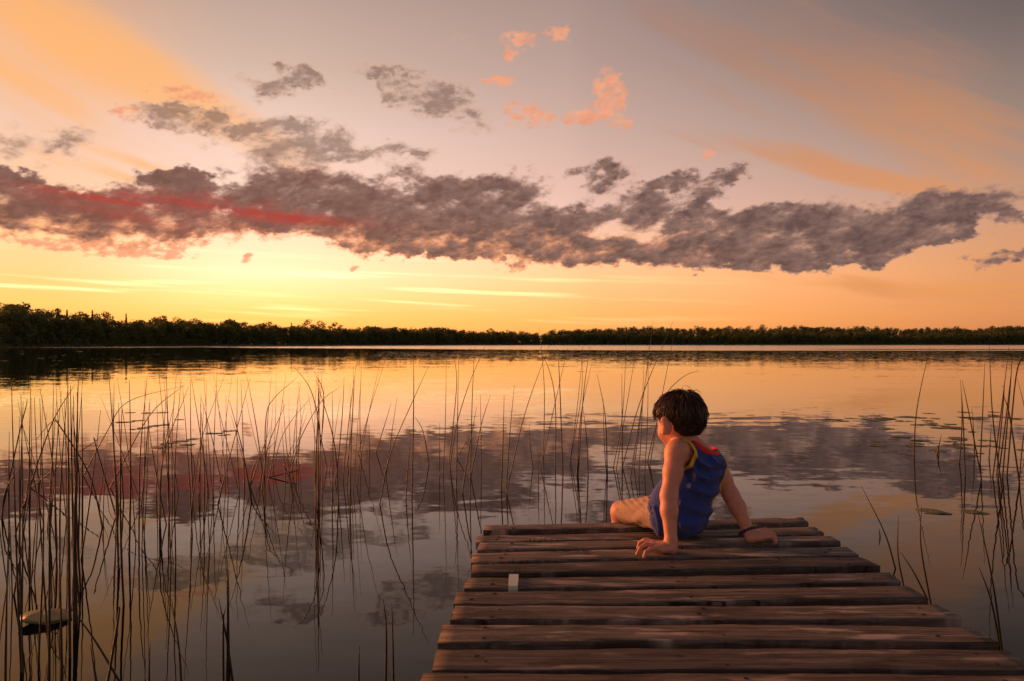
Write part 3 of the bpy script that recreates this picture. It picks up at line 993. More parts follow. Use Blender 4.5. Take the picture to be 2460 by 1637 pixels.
    for pl in odd:
        rush(pl, r, 0.0046, 0.0)
    # close to the camera, soft
    for pl in ([(545, 1690), (546, 1345)], [(552, 1690), (549, 1370)], [(566, 1690), (545, 1540), (525, 1437)], [(537, 1690), (536, 1500), (542, 1460)], [(926, 1690), (928, 1520), (921, 1440)], [(945, 1690), (941, 1450)], [(865, 1690), (864, 1552)], [(437, 1690), (430, 1560), (412, 1440)],
               [(300, 1660), (225, 1535), (165, 1455)], [(12, 1700), (20, 1290)], [(250, 1690), (285, 1480), (283, 1460)], [(360, 1690), (361, 1545)], [(240, 1690), (217, 1548)], [(75, 1700), (73, 1595)], [(118, 1700), (119, 1260), (122, 1200)], [(150, 1690), (143, 1300)]):
        rush(pl, r, 0.0040, 0.0)


build_rushes()


# ------------------------------------------------------------------ water lilies
def build_lilies():
    r = np.random.default_rng(5)
    m, g, b = material('lily_leaf')
    geo = g.new('ShaderNodeNewGeometry')
    oi = g.new('ShaderNodeObjectInfo')
    n = g.noise(geo.outputs['Position'], 18, 4, 0.6)
    g.put(b.inputs['Base Color'], g.ramp(g.add(g.mul(n, 0.6), g.mul(oi.outputs['Random'], 0.4)), [(0.25, (0.05, 0.06, 0.02, 1)), (0.75, (0.13, 0.13, 0.05, 1))]))
    b.inputs['Roughness'].default_value = 0.5
    b.inputs['Specular IOR Level'].default_value = 0.3
    protos = []
    for k in range(4):
        v = [(0, 0, 0.004)]
        nn = 18
        a0 = 0.22
        for ring, rr in ((1, 0.6), (2, 1.0), (3, 1.0)):
            for i in range(nn):
                a = a0 + (6.283 - 2 * a0) * i / (nn - 1)
                q = rr * (1 + 0.04 * math.sin(3 * a + k) + 0.02 * r.normal() * (ring > 1))
                z = 0.004 + (0.006 * math.sin(4 * a + k * 2) + 0.01 * max(0, math.sin(a + k))) * (rr > .9) * 1.0
                if ring == 3:
                    z -= 0.008
                v.append((q * math.cos(a), q * math.sin(a), z))
        f = [(0, 1 + i, 2 + i) for i in range(nn - 1)]
        for rg in (0, 1):
            o1 = 1 + rg * nn
            f += [(o1 + i, o1 + nn + i, o1 + nn + i + 1, o1 + i + 1) for i in range(nn - 1)]
        me = mesh('lily_pad', v, f, True)
        me.materials.append(m)
        protos.append(me)

    def pad(px, py, w, label, group, tilt=0.0, raise_=0.0):
        p = on(px, py)
        o = obj('lily_pad', protos[r.integers(4)], None, None, p + Vector((0, 0, 0.001 + raise_)))
        s = 0.5 * w * p.y / F
        o.scale = (s, s * r.uniform(.85, 1.1), s)
        if s > 0.16:
            o.scale.z = 0.16
        o.rotation_euler = (tilt + r.normal() * 0.02, r.normal() * 0.02, r.uniform(0, 6.28))
        return tag(o, label, 'lily pad', group)

    for x, y, w in ((300, 950, 26), (288, 971, 40), (318, 968, 30), (342, 951, 34), (376, 950, 30), (372, 978, 34), (335, 985, 40), (310, 988, 26), (412, 966, 26), (495, 997, 40), (528, 992, 36), (515, 1001, 30), (392, 1022, 46), (415, 1016, 40), (445, 1011, 34), (372, 1030, 40), (430, 1024, 40), (350, 981, 30)):
        pad(x * S, y * S, w * 1.05, 'lily pad floating in the scattered patch behind the left rushes', 'lily pads behind the left rushes')
    for x, y, w in ((1822, 967, 22), (1900, 965, 36), (1922, 966, 40), (1938, 969, 30), (1960, 964, 34), (1987, 958, 26), (2020, 967, 40), (2042, 963, 34), (1968, 1023, 30), (2005, 1023, 18), (2135, 1177, 66), (2165, 1180, 50), (2232, 1178, 50), (2255, 1181, 40)):
        pad(x * S, y * S, w, 'lily pad floating in the open water right of the boy', 'lily pads right of the boy')
    for k in range(70):
        c = ((2195, 1006, 60, 6), (2260, 1022, 50, 8), (2350, 1000, 50, 8), (2160, 1060, 40, 9), (2270, 1062, 40, 9), (2370, 1075, 60, 8), (2240, 1090, 70, 6))[r.integers(7)]
        pad(c[0] + r.normal() * c[2], c[1] + r.normal() * c[3], r.uniform(26, 48), 'lily pad among the right rushes', 'lily pads among the right rushes')
    # raised leaf close to the camera
    o = pad(110, 1492, 116, 'large curled lily leaf raised on the water at the lower left', None, 0.10, 0.016)
    o.rotation_euler = (0.11, -0.03, 2.2)
    o.scale.z *= 1.1
    o['category'] = 'lily pad'
    # far off, before the wood
    for k in range(95):
        y = 842 + 45 * r.uniform() ** 0.9
        x = r.uniform(0, 1150)
        if y > 885 - x * 0.035:
            y = 850 + r.uniform() * 15
        pad(x, y, r.uniform(6, 19), 'far lily pad catching the light before the left shore', 'far lily pads before the left shore', 0.0)
    parts = []
    for k in range(1500):
        y = 846 + 22 * r.uniform() ** 1.3
        x = r.uniform(900, 2480)
        if x < 1200:
            y = 846 + 15 * r.uniform()
        p = np.array(on(x, y))
        s = 0.5 * r.uniform(8, 26) * p[1] / F
        a = np.linspace(0, 6.283, 9)[:-1]
        d = 1 + 0.12 * r.normal(size=8)
        v = np.stack([p[0] + s * d * np.cos(a), p[1] + s * d * np.sin(a), np.full(8, 0.012) + 0.03 * r.uniform(-.2, 1, 8)], 1)
        parts.append((v, np.arange(8).reshape(1, 8)))
    o = obj('far_lily_field', mesh('far_lily_field', *join(parts)), m)
    tag(o, 'wide dark field of floating lily leaves far out on the lake', 'lily field', kind='stuff')


build_lilies()


# ------------------------------------------------------------------ the boy: implicit surfaces, meshed once
class Field:
    def __init__(self, lo, hi, vox, far=0.05):
        self.lo = np.array(lo, float)
        self.vox = vox
        self.n = np.ceil((np.array(hi) - self.lo) / vox).astype(int) + 1
        self.f = np.full(self.n, far, np.float32)
        self.far = far

    def block(self, lo, hi):
        a = np.clip(np.floor((np.array(lo) - self.lo) / self.vox).astype(int), 0, self.n - 1)
        b = np.clip(np.ceil((np.array(hi) - self.lo) / self.vox).astype(int) + 1, 1, self.n)
        sl = tuple(slice(x, y) for x, y in zip(a, b))
        ax = [self.lo[i] + self.vox * np.arange(a[i], b[i]) for i in range(3)]
        X, Y, Z = np.meshgrid(*ax, indexing='ij')
        return sl, np.stack([X, Y, Z], -1).astype(np.float32)

    def smin(self, sl, d, k):
        f = self.f[sl]
        if k <= 0:
            self.f[sl] = np.minimum(f, d)
        else:
            h = np.maximum(k - np.abs(f - d), 0) / k
            self.f[sl] = np.minimum(f, d) - h * h * k * 0.25

    def cone(self, a, b, r1, r2, k=0.01, flat=None):
        a, b = np.array(a, np.float32), np.array(b, np.float32)
        m = max(r1, r2) + 0.035
        sl, p = self.block(np.minimum(a, b) - m, np.maximum(a, b) + m)
        self.smin(sl, sd_cone(p, a, b, r1, r2), k)

    def ell(self, c, axes, rad, k=0.01, sub=False):
        c = np.array(c, np.float32)
        m = max(rad) + 0.035
        sl, p = self.block(c - m, c + m)
        d = sd_ell(p, c, axes, rad)
        if sub:
            self.f[sl] = np.maximum(self.f[sl], -d)
        else:
            self.smin(sl, d, k)

    def mesh(self, name):
        return surface_nets(self.f, self.lo, self.vox, name)

    def all(self):
        return self.block(self.lo, self.lo + self.vox * (self.n - 1))[1]


def sd_cone(p, a, b, r1, r2):
    ab = b - a
    t = np.clip(((p - a) @ ab) / float(ab @ ab + 1e-12), 0, 1)
    return np.linalg.norm(p - (a + t[..., None] * ab), axis=-1) - (r1 + (r2 - r1) * t)


def sd_ell(p, c, axes, rad):
    q = (p - c) @ np.array(axes, np.float32).T
    r = np.array(rad, np.float32)
    k0 = np.linalg.norm(q / r, axis=-1)
    k1 = np.linalg.norm(q / (r * r), axis=-1) + 1e-6
    return k0 * (k0 - 1) / k1


def surface_nets(f, lo, vox, name):
    ins = f < 0
    c = np.zeros(tuple(np.array(f.shape) - 1), np.int8)
    for i in (0, 1):
        for j in (0, 1):
            for k in (0, 1):
                c += ins[i:ins.shape[0] - 1 + i, j:ins.shape[1] - 1 + j, k:ins.shape[2] - 1 + k]
    act = (c > 0) & (c < 8)
    idx = np.argwhere(act)
    ids = np.full(act.shape, -1, np.int32)
    ids[act] = np.arange(len(idx))
    corner = np.array([(i, j, k) for i in (0, 1) for j in (0, 1) for k in (0, 1)])
    vals = np.stack([f[idx[:, 0] + q[0], idx[:, 1] + q[1], idx[:, 2] + q[2]] for q in corner], 1)
    acc = np.zeros((len(idx), 3))
    cnt = np.zeros(len(idx))
    for a in range(8):
        for b in range(a + 1, 8):
            if np.abs(corner[a] - corner[b]).sum() != 1:
                continue
            va, vb = vals[:, a], vals[:, b]
            x = (va < 0) != (vb < 0)
            t = np.where(x, va / np.where(va - vb == 0, 1, va - vb), 0)
            acc += np.where(x[:, None], corner[a] + t[:, None] * (corner[b] - corner[a]), 0)
            cnt += x
    v = (idx + acc / cnt[:, None]) * vox + lo
    faces = []
    for ax in range(3):
        o1, o2 = [(1, 2), (2, 0), (0, 1)][ax]
        s0 = [slice(None)] * 3
        s1 = [slice(None)] * 3
        s0[ax], s1[ax] = slice(0, -1), slice(1, None)
        A, B = ins[tuple(s0)], ins[tuple(s1)]
        e = np.argwhere(A != B)
        ok = (e[:, o1] > 0) & (e[:, o2] > 0) & (e[:, o1] < f.shape[o1] - 1) & (e[:, o2] < f.shape[o2] - 1)
        e = e[ok]
        flip = A[tuple(e.T)]

        def cell(d1, d2):
            q = e.copy()
            q[:, o1] -= d1
            q[:, o2] -= d2
            return ids[tuple(q.T)]
        quad = np.stack([cell(1, 1), cell(0, 1), cell(0, 0), cell(1, 0)], 1)
        quad[~flip] = quad[~flip][:, ::-1]
        faces.append(quad)
    fa = np.concatenate(faces)
    fa = fa[(fa >= 0).all(1)]
    return mesh(name, v, fa, True)


def cloth_mat(name, col, col2, weave=900.0, rough=0.85, sheen=0.2):
    m, g, b = material(name)
    geo = g.new('ShaderNodeNewGeometry')
    n = g.noise(geo.outputs['Position'], 25, 4, 0.6)
    w = g.noise(geo.outputs['Position'], weave, 2, 0.5)
    g.put(b.inputs['Base Color'], g.ramp(g.add(g.mul(n, 0.7), g.mul(w, 0.3)), [(0.3, col), (0.7, col2)]))
    b.inputs['Roughness'].default_value = rough
    b.inputs['Sheen Weight'].default_value = sheen
    bp = g.new('ShaderNodeBump')
    bp.inputs['Strength'].default_value = 0.4
    bp.inputs['Distance'].default_value = 0.001
    g.put(bp.inputs['Height'], w)
    g.put(b.inputs['Normal'], bp.outputs[0])
    return m


def build_boy():
    V = lambda *a: np.array(at(*a), np.float32)
    up = np.array([0, 0, 1], np.float32)
    A = lambda *p: np.array(p, np.float32)
    # which way the trunk and the head face
    fa = math.radians(38)
    tf = A(-math.sin(fa), math.cos(fa), 0)
    tr = A(math.cos(fa), math.sin(fa), 0)
    ha = math.radians(33)
    hf = A(-math.sin(ha), math.cos(ha), -0.10)
    hf /= np.linalg.norm(hf)
    hr = np.cross(hf, up)
    hr /= np.linalg.norm(hr)
    hu = np.cross(hr, hf)

    pel = A(0.605, 2.835, DECK + 0.088)
    chest = V(1672, 1140, 2.79)
    neck0 = V(1680, 1078, 2.775)
    head = V(1634, 1003, 2.76)
    shL, elL, wrL = V(1624, 1086, 2.690), V(1607, 1191, 2.63), V(1612, 1300, 2.580)
    shR, elR, wrR = V(1718, 1120, 2.825), V(1756, 1190, 2.79), V(1799, 1278, 2.735)
    hipL, hipR = pel - tr * 0.052 + A(0, 0, -.012), pel + tr * 0.052 + A(0, 0, -.012)
    knL, knR = A(0.430, 3.040, 0.388), A(0.565, 3.115, 0.392)
    anL, anR = A(0.410, 3.080, 0.165), A(0.545, 3.150, 0.165)
    mid = (chest * 0.45 + pel * 0.55)
    spine = chest - pel
    su = spine / np.linalg.norm(spine)
    sr = tr - su * float(tr @ su)
    sr /= np.linalg.norm(sr)
    # the shoulder girdle tips down to the right
    sf = np.cross(su, sr)
    if float(sf @ tf) < 0:
        sf = -sf
    gr = shR - shL
    gr /= np.linalg.norm(gr)

    def torso(F_, g=0.0, k=0.03):
        F_.ell(pel, (tr, tf, up), (0.093 + g, 0.082 + g, 0.086 + g), k)
        F_.ell(mid, (sr, sf, su), (0.080 + g, 0.064 + g, 0.095 + g), k + .02)
        F_.ell(chest + su * 0.005, (sr, sf, su), (0.092 + g, 0.069 + g, 0.098 + g), k + .02)
        F_.cone(shL + gr * 0.03, shR - gr * 0.03, 0.040 + g, 0.040 + g, k)
        F_.cone(chest, (shL + shR) / 2 + up * 0.012, 0.062 + g, 0.045 + g, k)

    def deck_clip(F_, z=DECK + 0.0015):
        zz = F_.lo[2] + F_.vox * np.arange(F_.n[2])
        on_deck = (F_.lo[1] + F_.vox * np.arange(F_.n[1]))[:, None] < 3.0
        d = (z - zz)[None, :] * on_deck + -1.0 * (~on_deck)
        F_.f = np.maximum(F_.f, d[None].astype(np.float32))

    # ---------------- body
    B = Field((0.33, 2.46, 0.02), (0.97, 3.26, 0.92), 0.0026)
    torso(B)
    nk = head + hf * -0.012 - up * 0.06
    B.cone(neck0 - up * 0.02, nk, 0.038, 0.035, 0.025)
    # head
    B.ell(head + hu * 0.006 - hf * 0.004, (hr, hf, hu), (0.071, 0.089, 0.080), 0.0)
    B.ell(head + hf * 0.022 - hu * 0.048, (hr, hf, hu), (0.056, 0.062, 0.062), 0.02)      # face
    B.ell(head + hf * 0.044 - hu * 0.090, (hr, hf, hu), (0.026, 0.026, 0.020), 0.025)     # chin
    for s in (-1, 1):
        B.ell(head + hf * 0.050 + hr * 0.030 * s - hu * 0.052, (hr, hf, hu), (0.026, 0.024, 0.026), 0.02)  # cheeks
        B.ell(head + hf * 0.083 + hr * 0.028 * s - hu * 0.004, (hr, hf, hu), (0.015, 0.012, 0.009), 0, sub=True)   # eye sockets
    B.cone(head + hf * 0.084 - hu * 0.008, head + hf * 0.099 - hu * 0.038, 0.006, 0.010, 0.012)     # nose
    B.cone(head + hf * 0.078 + hr * 0.012 - hu * 0.063, head + hf * 0.078 - hr * 0.012 - hu * 0.063, 0.0065, 0.0065, 0.006)
    B.cone(head + hf * 0.076 + hr * 0.009 - hu * 0.072, head + hf * 0.076 - hr * 0.009 - hu * 0.072, 0.0065, 0.0065, 0.005)
    # ears: shell with a hollow and a lobe, standing off the head
    for s in (-1, 1):
        side = hr * s
        out = side * 0.80 - hf * 0.60
        out /= np.linalg.norm(out)
        fwd = np.cross(hu, out)
        if float(fwd @ hf) < 0:
            fwd = -fwd
        lean = hu * 0.96 - fwd * 0.28
        lean /= np.linalg.norm(lean)
        c = head + side * 0.079 - hf * 0.008 - hu * 0.026
        B.ell(c + out * .006, (fwd, np.cross(lean, fwd), lean), (0.0200, 0.0080, 0.0315), 0.005)
        B.ell(c + side * 0.010 + hf * .004, (fwd, np.cross(lean, fwd), lean), (0.011, 0.006, 0.019), 0, sub=True)
        B.ell(c - lean * 0.025 + fwd * .004, (hr, hf, hu), (0.008, 0.010, 0.009), 0.006)
    # arms
    for sh, el, wr, s in ((shL, elL, wrL, -1), (shR, elR, wrR, 1)):
        B.ell(sh, (gr, sf, su), (0.036, 0.036, 0.040), 0.03)
        m1 = sh * 0.55 + el * 0.45 + A(0, -.004, 0)
        B.cone(sh, m1, 0.035, 0.0315, 0.02)
        B.cone(m1, el, 0.0315, 0.0275, 0.02)
        m2 = el * 0.68 + wr * 0.32 + A(.002 * s, -.003, 0)
        B.cone(el, m2, 0.0270, 0.0268, 0.02)
        B.cone(m2, wr, 0.0268, 0.0200, 0.02)
    # left hand, heel on the deck, fingers fanned to the left and arched
    z0 = DECK
    heel = A(0.535, 2.566, z0 + .017)
    B.cone(wrL, heel, 0.0200, 0.0175, 0.012)
    B.ell(A(0.503, 2.572, z0 + .019), (A(1, 0, 0), A(0, 1, 0), up), (0.036, 0.034, 0.016), 0.014)
    kn = [A(.480, 2.604, z0 + .029), A(.473, 2.586, z0 + .031), A(.473, 2.566, z0 + .029), A(.480, 2.548, z0 + .024)]
    pip = [A(.458, 2.624, z0 + .033), A(.447, 2.602, z0 + .037), A(.444, 2.560, z0 + .033), A(.455, 2.530, z0 + .026)]
    tip = [A(.441, 2.636, z0 + .008), A(.427, 2.612, z0 + .009), A(.413, 2.543, z0 + .007), A(.430, 2.508, z0 + .007)]
    for a, b, c in zip(kn, pip, tip):
        d = (b + c) / 2 + A(-.004, 0, .004)
        B.cone(heel * .5 + a * .5 + A(0, 0, .002), a, 0.0105, 0.0086, 0.008)
        B.cone(a, b, 0.0084, 0.0074, 0.004)
        B.cone(b, d, 0.0074, 0.0068, 0.002)
        B.cone(d, c, 0.0068, 0.0056, 0.002)
    B.cone(A(.518, 2.592, z0 + .016), A(.496, 2.622, z0 + .014), 0.012, 0.0088, 0.008)
    B.cone(A(.496, 2.622, z0 + .014), A(.480, 2.642, z0 + .008), 0.0088, 0.0066, 0.003)
    # right hand, fingers curled to the right
    heel = A(0.838, 2.703, z0 + .018)
    B.cone(wrR, heel, 0.0195, 0.0175, 0.012)
    B.ell(A(0.862, 2.712, z0 + .022), (A(1, 0, 0), A(0, 1, 0), up), (0.033, 0.034, 0.017), 0.014)
    kn = [A(.882, 2.744, z0 + .034), A(.888, 2.727, z0 + .035), A(.890, 2.708, z0 + .032), A(.886, 2.690, z0 + .027)]
    pip = [A(.906, 2.752, z0 + .037), A(.915, 2.731, z0 + .036), A(.917, 2.709, z0 + .033), A(.909, 2.688, z0 + .027)]
    tip = [A(.918, 2.754, z0 + .010), A(.926, 2.732, z0 + .009), A(.927, 2.707, z0 + .008), A(.918, 2.684, z0 + .008)]
    for a, b, c in zip(kn, pip, tip):
        B.cone(heel * .4 + a * .6, a, 0.0110, 0.0090, 0.008)
        B.cone(a, b, 0.0087, 0.0078, 0.003)
        B.cone(b, (b + c) / 2 + A(.003, 0, 0), 0.0078, 0.0072, 0.002)
        B.cone((b + c) / 2 + A(.003, 0, 0), c, 0.0072, 0.0062, 0.002)
    B.cone(A(.850, 2.735, z0 + .017), A(.868, 2.765, z0 + .015), 0.012, 0.0088, 0.008)
    B.cone(A(.868, 2.765, z0 + .015), A(.886, 2.780, z0 + .009), 0.0088, 0.0066, 0.003)
    # legs over the end of the dock
    for hp, kne, an, s in ((hipL, knL, anL, -1), (hipR, knR, anR, 1)):
        B.cone(hp, kne, 0.054, 0.036, 0.03)
        B.ell(kne + A(0, .004, .003), (A(1, 0, 0), A(0, 1, 0), up), (0.034, 0.036, 0.034), 0.02)
        m3 = kne * .62 + an * .38 + A(0, -.004, 0)
        B.cone(kne, m3, 0.033, 0.032, 0.02)
        B.cone(m3, an, 0.032, 0.021, 0.02)
        toe = an + A(-.045, .085, -.050)
        B.cone(an + A(.005, -.018, -.038), an + A(-.025, .045, -.042), 0.022, 0.021, 0.02)
        B.cone(an + A(-.025, .045, -.042), toe, 0.021, 0.014, 0.015)
        B.cone(an, an + A(0, 0, -.03), 0.022, 0.024, 0.015)
    deck_clip(B)
    bm = B.mesh('body')
    skin, g, b = material('skin')
    geo = g.new('ShaderNodeNewGeometry')
    n = g.noise(geo.outputs['Position'], 40, 4, 0.6)
    g.put(b.inputs['Base Color'], g.ramp(n, [(0.3, (0.56, 0.235, 0.155, 1)), (0.7, (0.66, 0.30, 0.205, 1))]))
    b.inputs['Roughness'].default_value = 0.55
    b.inputs['Subsurface Weight'].default_value = 0.25
    b.inputs['Subsurface Radius'].default_value = (1.0, 0.25, 0.12)
    b.inputs['Subsurface Scale'].default_value = 0.008
    base = pel * A(1, 1, 0) + A(0, 0, DECK)
    root = empty('person', tuple(float(q) for q in base))
    tag(root, 'boy in a blue tank top sitting on the dock end, looking left over the lake', 'person')

    def child(name, me, mat, label=None, parent=root):
        o = obj(name, me, mat, parent)
        if parent is root:
            o.location = -root.location
        if label:
            o['label'] = label
        return o
    body = child('body', bm, skin)

    # eyes
    eyew, g, b = material('eye')
    b.inputs['Base Color'].default_value = (0.06, 0.04, 0.03, 1)
    b.inputs['Roughness'].default_value = 0.15
    for s in (-1, 1):
        E = Field(head + hf * 0.075 + hr * 0.028 * s - hu * 0.004 - 0.014, head + hf * 0.075 + hr * 0.028 * s - hu * 0.004 + 0.014, 0.0015)
        E.ell(head + hf * 0.0745 + hr * 0.028 * s - hu * 0.004, (hr, hf, hu), (0.010, 0.007, 0.006), 0)
        child('eye', E.mesh('eye'), eyew)

    # ---------------- tank top
    T = Field((0.46, 2.60, 0.335), (0.84, 3.02, 0.76), 0.0026)
    torso(T, 0.0085, 0.035)
    T.ell(pel + tf * -0.008 - up * .012, (tr, tf, up), (0.106, 0.092, 0.085), 0.04)
    T.ell((mid + pel) / 2 - tr * .01, (tr, tf, up), (0.104, 0.085, 0.09), 0.04)
    p = T.all()
    # folds: soft ridges across the back, laid out where the cloth hangs from the shoulders
    px = CX + p[..., 0] / p[..., 1] * F
    py = HY + (CAMH - p[..., 2]) / p[..., 1] * F
    fold_gain = 2.3
    backside = np.clip(-((p - chest) @ tf) / 0.03 + 0.3, 0, 1)
    fold = np.zeros(p.shape[:3], np.float32)
    Z1 = lambda u, v: (1440 + u * .3061, 900 + v * .3061)
    for line, amp, sg in (([(740, 610), (800, 690), (870, 730), (950, 700)], .0065, 5.0), ([(690, 690), (780, 790), (860, 830), (950, 790)], .0055, 5.5), ([(720, 880), (810, 930), (880, 945), (940, 920)], .0050, 5.5),
                          ([(640, 1010), (740, 1060), (830, 1090), (890, 1075)], .0050, 7.0), ([(690, 560), (740, 700), (760, 830)], .0035, 5.0), ([(420, 1040), (450, 1130), (470, 1230)], .006, 5.0), ([(400, 1130), (420, 1200), (480, 1290)], .005, 5.0),
                          ([(650, 1200), (720, 1240), (790, 1230)], .005, 7.0), ([(880, 640), (930, 690), (985, 720)], .004, 4.0), ([(560, 1120), (640, 1170), (760, 1180), (830, 1160)], .004, 7.0)):
        q = np.array([Z1(*c) for c in line])
        best = np.full(px.shape, 1e9, np.float32)
        for a, c in zip(q[:-1], q[1:]):
            d = c - a
            t = np.clip(((px - a[0]) * d[0] + (py - a[1]) * d[1]) / (d @ d), 0, 1)
            best = np.minimum(best, (px - a[0] - t * d[0]) ** 2 + (py - a[1] - t * d[1]) ** 2)
        fold += amp * np.exp(-best / (2 * sg * sg)).astype(np.float32)
    T.f = T.f - fold_gain * fold * np.maximum(backside, 0.0 + 0.6 * (px < 1600))
    low = np.clip((0.50 - p[..., 2]) / 0.15, 0, 1)
    ang = np.arctan2((p - pel) @ tr, (p - pel) @ tf)
    T.f = T.f - (0.0030 * low * np.sin(ang * 9 + p[..., 2] * 22)).astype(np.float32)
    shirt = T.f.copy()
    # openings
    ax = gr

    def armhole(sh, s):
        q = p - (sh + gr * (s * 0.030) - up * 0.046 + sf * 0.004)
        e = np.sqrt((q @ ax / 0.060) ** 2 + (q @ up / 0.096) ** 2 + (q @ sf / 0.070) ** 2 + 1e-9)
        return (e - 1) * 0.068
    hL = armhole(shL, -1)
    hR = armhole(shR, 1)
    nc = neck0 + up * 0.012 - tf * 0.006
    nu = up * 0.9 - tf * 0.25
    nu /= np.linalg.norm(nu)
    q = p - nc
    e = np.sqrt((q @ tr / 0.064) ** 2 + (q @ tf / 0.064) ** 2 + (q @ up / 0.046) ** 2 + 1e-9)
    hN = (e - 1) * 0.048
    hem = ((p - pel) @ tf) * 0.85 - (p[..., 2] - 0.435) * 0.5 - 0.052
    thick = 0.0030
    shell = np.maximum(shirt, -(shirt + thick))
    cut = np.maximum.reduce([shell, -hL, -hR, -hN, hem, DECK + 0.002 - p[..., 2]])
    blue = cloth_mat('blue_jersey', (0.018, 0.048, 0.27, 1), (0.022, 0.056, 0.30, 1))
    child('tank_top', surface_nets(cut, T.lo, T.vox, 'tank_top'), blue, 'blue sleeveless tank top')
    tank = root.children[-1]
    band = np.maximum(np.abs(shirt + 0.0012) - 0.0032, 0)
    yellow = cloth_mat('yellow_rib', (0.66, 0.40, 0.012, 1), (0.80, 0.52, 0.02, 1), 700)
    red = cloth_mat('red_rib', (0.62, 0.012, 0.010, 1), (0.75, 0.02, 0.015, 1), 700)

    def trim(name, h, mat, other, w=0.0072):
        d = np.maximum(np.abs(shirt + 0.0005) - 0.0046, np.abs(h - 0.0035) - w)
        d = np.maximum(d, -other)
        o = obj(name, surface_nets(d.astype(np.float32), T.lo, T.vox, name), mat, tank)
        return o
    trim('armhole_trim', hL, yellow, hN)['label'] = 'yellow ribbed armhole trim'
    trim('armhole_trim', hR, yellow, hN)['label'] = 'yellow ribbed armhole trim'
    trim('neck_trim', hN, red, np.full_like(hN, 1.0), 0.0055)['label'] = 'red ribbed neck trim'

    # ---------------- shorts
    Sx = Field((0.36, 2.70, 0.335), (0.80, 3.16, 0.56), 0.0028)
    Sx.ell(pel, (tr, tf, up), (0.100, 0.088, 0.090), 0.03)
    for hp, kne in ((hipL, knL), (hipR, knR)):
        Sx.cone(hp + A(0, 0, .004), kne + A(0, 0, .006), 0.062, 0.0430, 0.02)
    p = Sx.all()
    ax = knL - hipL
    L = float(np.linalg.norm(ax))
    ax = ax / L
    t = (p - hipL) @ ax
    rad = p - hipL - t[..., None] * ax
    th = np.arctan2(rad @ up, rad @ np.cross(ax, up))
    Sx.f = Sx.f - (0.0009 * np.sin(t * 70 + 3.5 * np.sin(th * 1.7) + th * 4) * np.clip(t / 0.06, 0, 1) + 0.0020 * np.sin(th * 6 + 2.0 * np.sin(t * 28)) * np.clip(t / 0.1, 0, 1) + 0.0012 * np.sin(p[..., 0] * 180 + p[..., 2] * 260)).astype(np.float32)
    # cargo pocket flap
    fl = np.maximum(np.abs(t - 0.105) - 0.030, np.abs(th - 1.45) - 0.42 * 1.0)
    Sx.f = Sx.f - np.where(fl < 0, 0.0055, 0).astype(np.float32)
    sf_ = Sx.f.copy()
    for hp, kne in ((hipL, knL), (hipR, knR)):
        d = kne - hp
        ln = float(np.linalg.norm(d))
        d = d / ln
        tt = (p - hp) @ d
        near = sd_cone(p, hp.astype(np.float32), (kne + d * 0.1).astype(np.float32), 0.075, 0.075) < 0
        hemd = tt - (ln - 0.022)
        sf_ = np.where(near, np.maximum(sf_, hemd), sf_)
    waist = ((p - pel) @ up) - 0.072
    sf_ = np.maximum.reduce([sf_, waist, np.where(p[..., 1] < 3.0, DECK + 0.0018 - p[..., 2], -1)])
    m, g, b = material('khaki_check')
    geo = g.new('ShaderNodeNewGeometry')
    P0 = g.v('SUBTRACT', geo.outputs['Position'], tuple(float(q) for q in hipL))
    ta = g.v('DOT_PRODUCT', P0, tuple(float(q) for q in ax))
    sa = g.v('DOT_PRODUCT', P0, (float(ax[1]), float(-ax[0]), 0.75))
    ch = g.add(g.rng(g.m('SINE', g.mul(ta, 210)), 0.75, 1.0), g.rng(g.m('SINE', g.mul(sa, 210)), 0.75, 1.0))
    n = g.noise(geo.outputs['Position'], 60, 4, 0.6)
    c = g.ramp(n, [(0.3, (0.33, 0.225, 0.165, 1)), (0.7, (0.43, 0.31, 0.235, 1))])
    g.put(b.inputs['Base Color'], g.mix(g.mul(ch, 0.12), c, (0.20, 0.12, 0.10, 1)))
    b.inputs['Roughness'].default_value = 0.9
    child('shorts', surface_nets(sf_.astype(np.float32), Sx.lo, Sx.vox, 'shorts'), m, 'tan checked knee shorts')

    # ---------------- hair
    hair, g, b = material('brown_hair')
    geo = g.new('ShaderNodeNewGeometry')
    n = g.noise(geo.outputs['Position'], 90, 3, 0.6)
    g.put(b.inputs['Base Color'], g.ramp(g.add(g.mul(n, 0.35), g.mul(geo.outputs['Random Per Island'], 0.75)), [(0.15, (0.010, 0.005, 0.0035, 1)), (0.6, (0.045, 0.019, 0.011, 1)), (0.95, (0.14, 0.062, 0.034, 1))]))
    b.inputs['Roughness'].default_value = 0.42
    b.inputs['Specular IOR Level'].default_value = 0.4
    H = Field(head - 0.125, head + 0.125, 0.0026)
    hc = head + hu * 0.010 - hf * 0.006
    hrad = np.array((0.0765, 0.0945, 0.0850))
    H.ell(hc, (hr, hf, hu), tuple(hrad), 0)
    H.ell(head + hf * 0.058 + hu * 0.026, (hr, hf, hu), (0.056, 0.040, 0.036), 0.03)      # fringe
    H.ell(head - hf * 0.036 - hu * 0.034, (hr, hf, hu), (0.050, 0.044, 0.044), 0.03)      # nape
    p = H.all()
    q = p - head
    a, bb, cc = q @ hf, q @ hr, q @ hu
    line = np.where(a > 0.0, -0.018 + 0.36 * a, -0.018 + 1.0 * a)
    line = np.where(a > 0.05, 0.000 + 0.5 * (a - 0.05), line)
    line = np.maximum(line, -0.066)
    # keep clear round the ears
    hf_ = np.maximum(H.f, line - cc)
    for s in (-1, 1):
        c = head + hr * s * 0.078 - hf * 0.004 - hu * 0.028
        hf_ = np.maximum(hf_, -(np.linalg.norm((p - c) / np.array([1, 1, 1]), axis=-1) - 0.029))
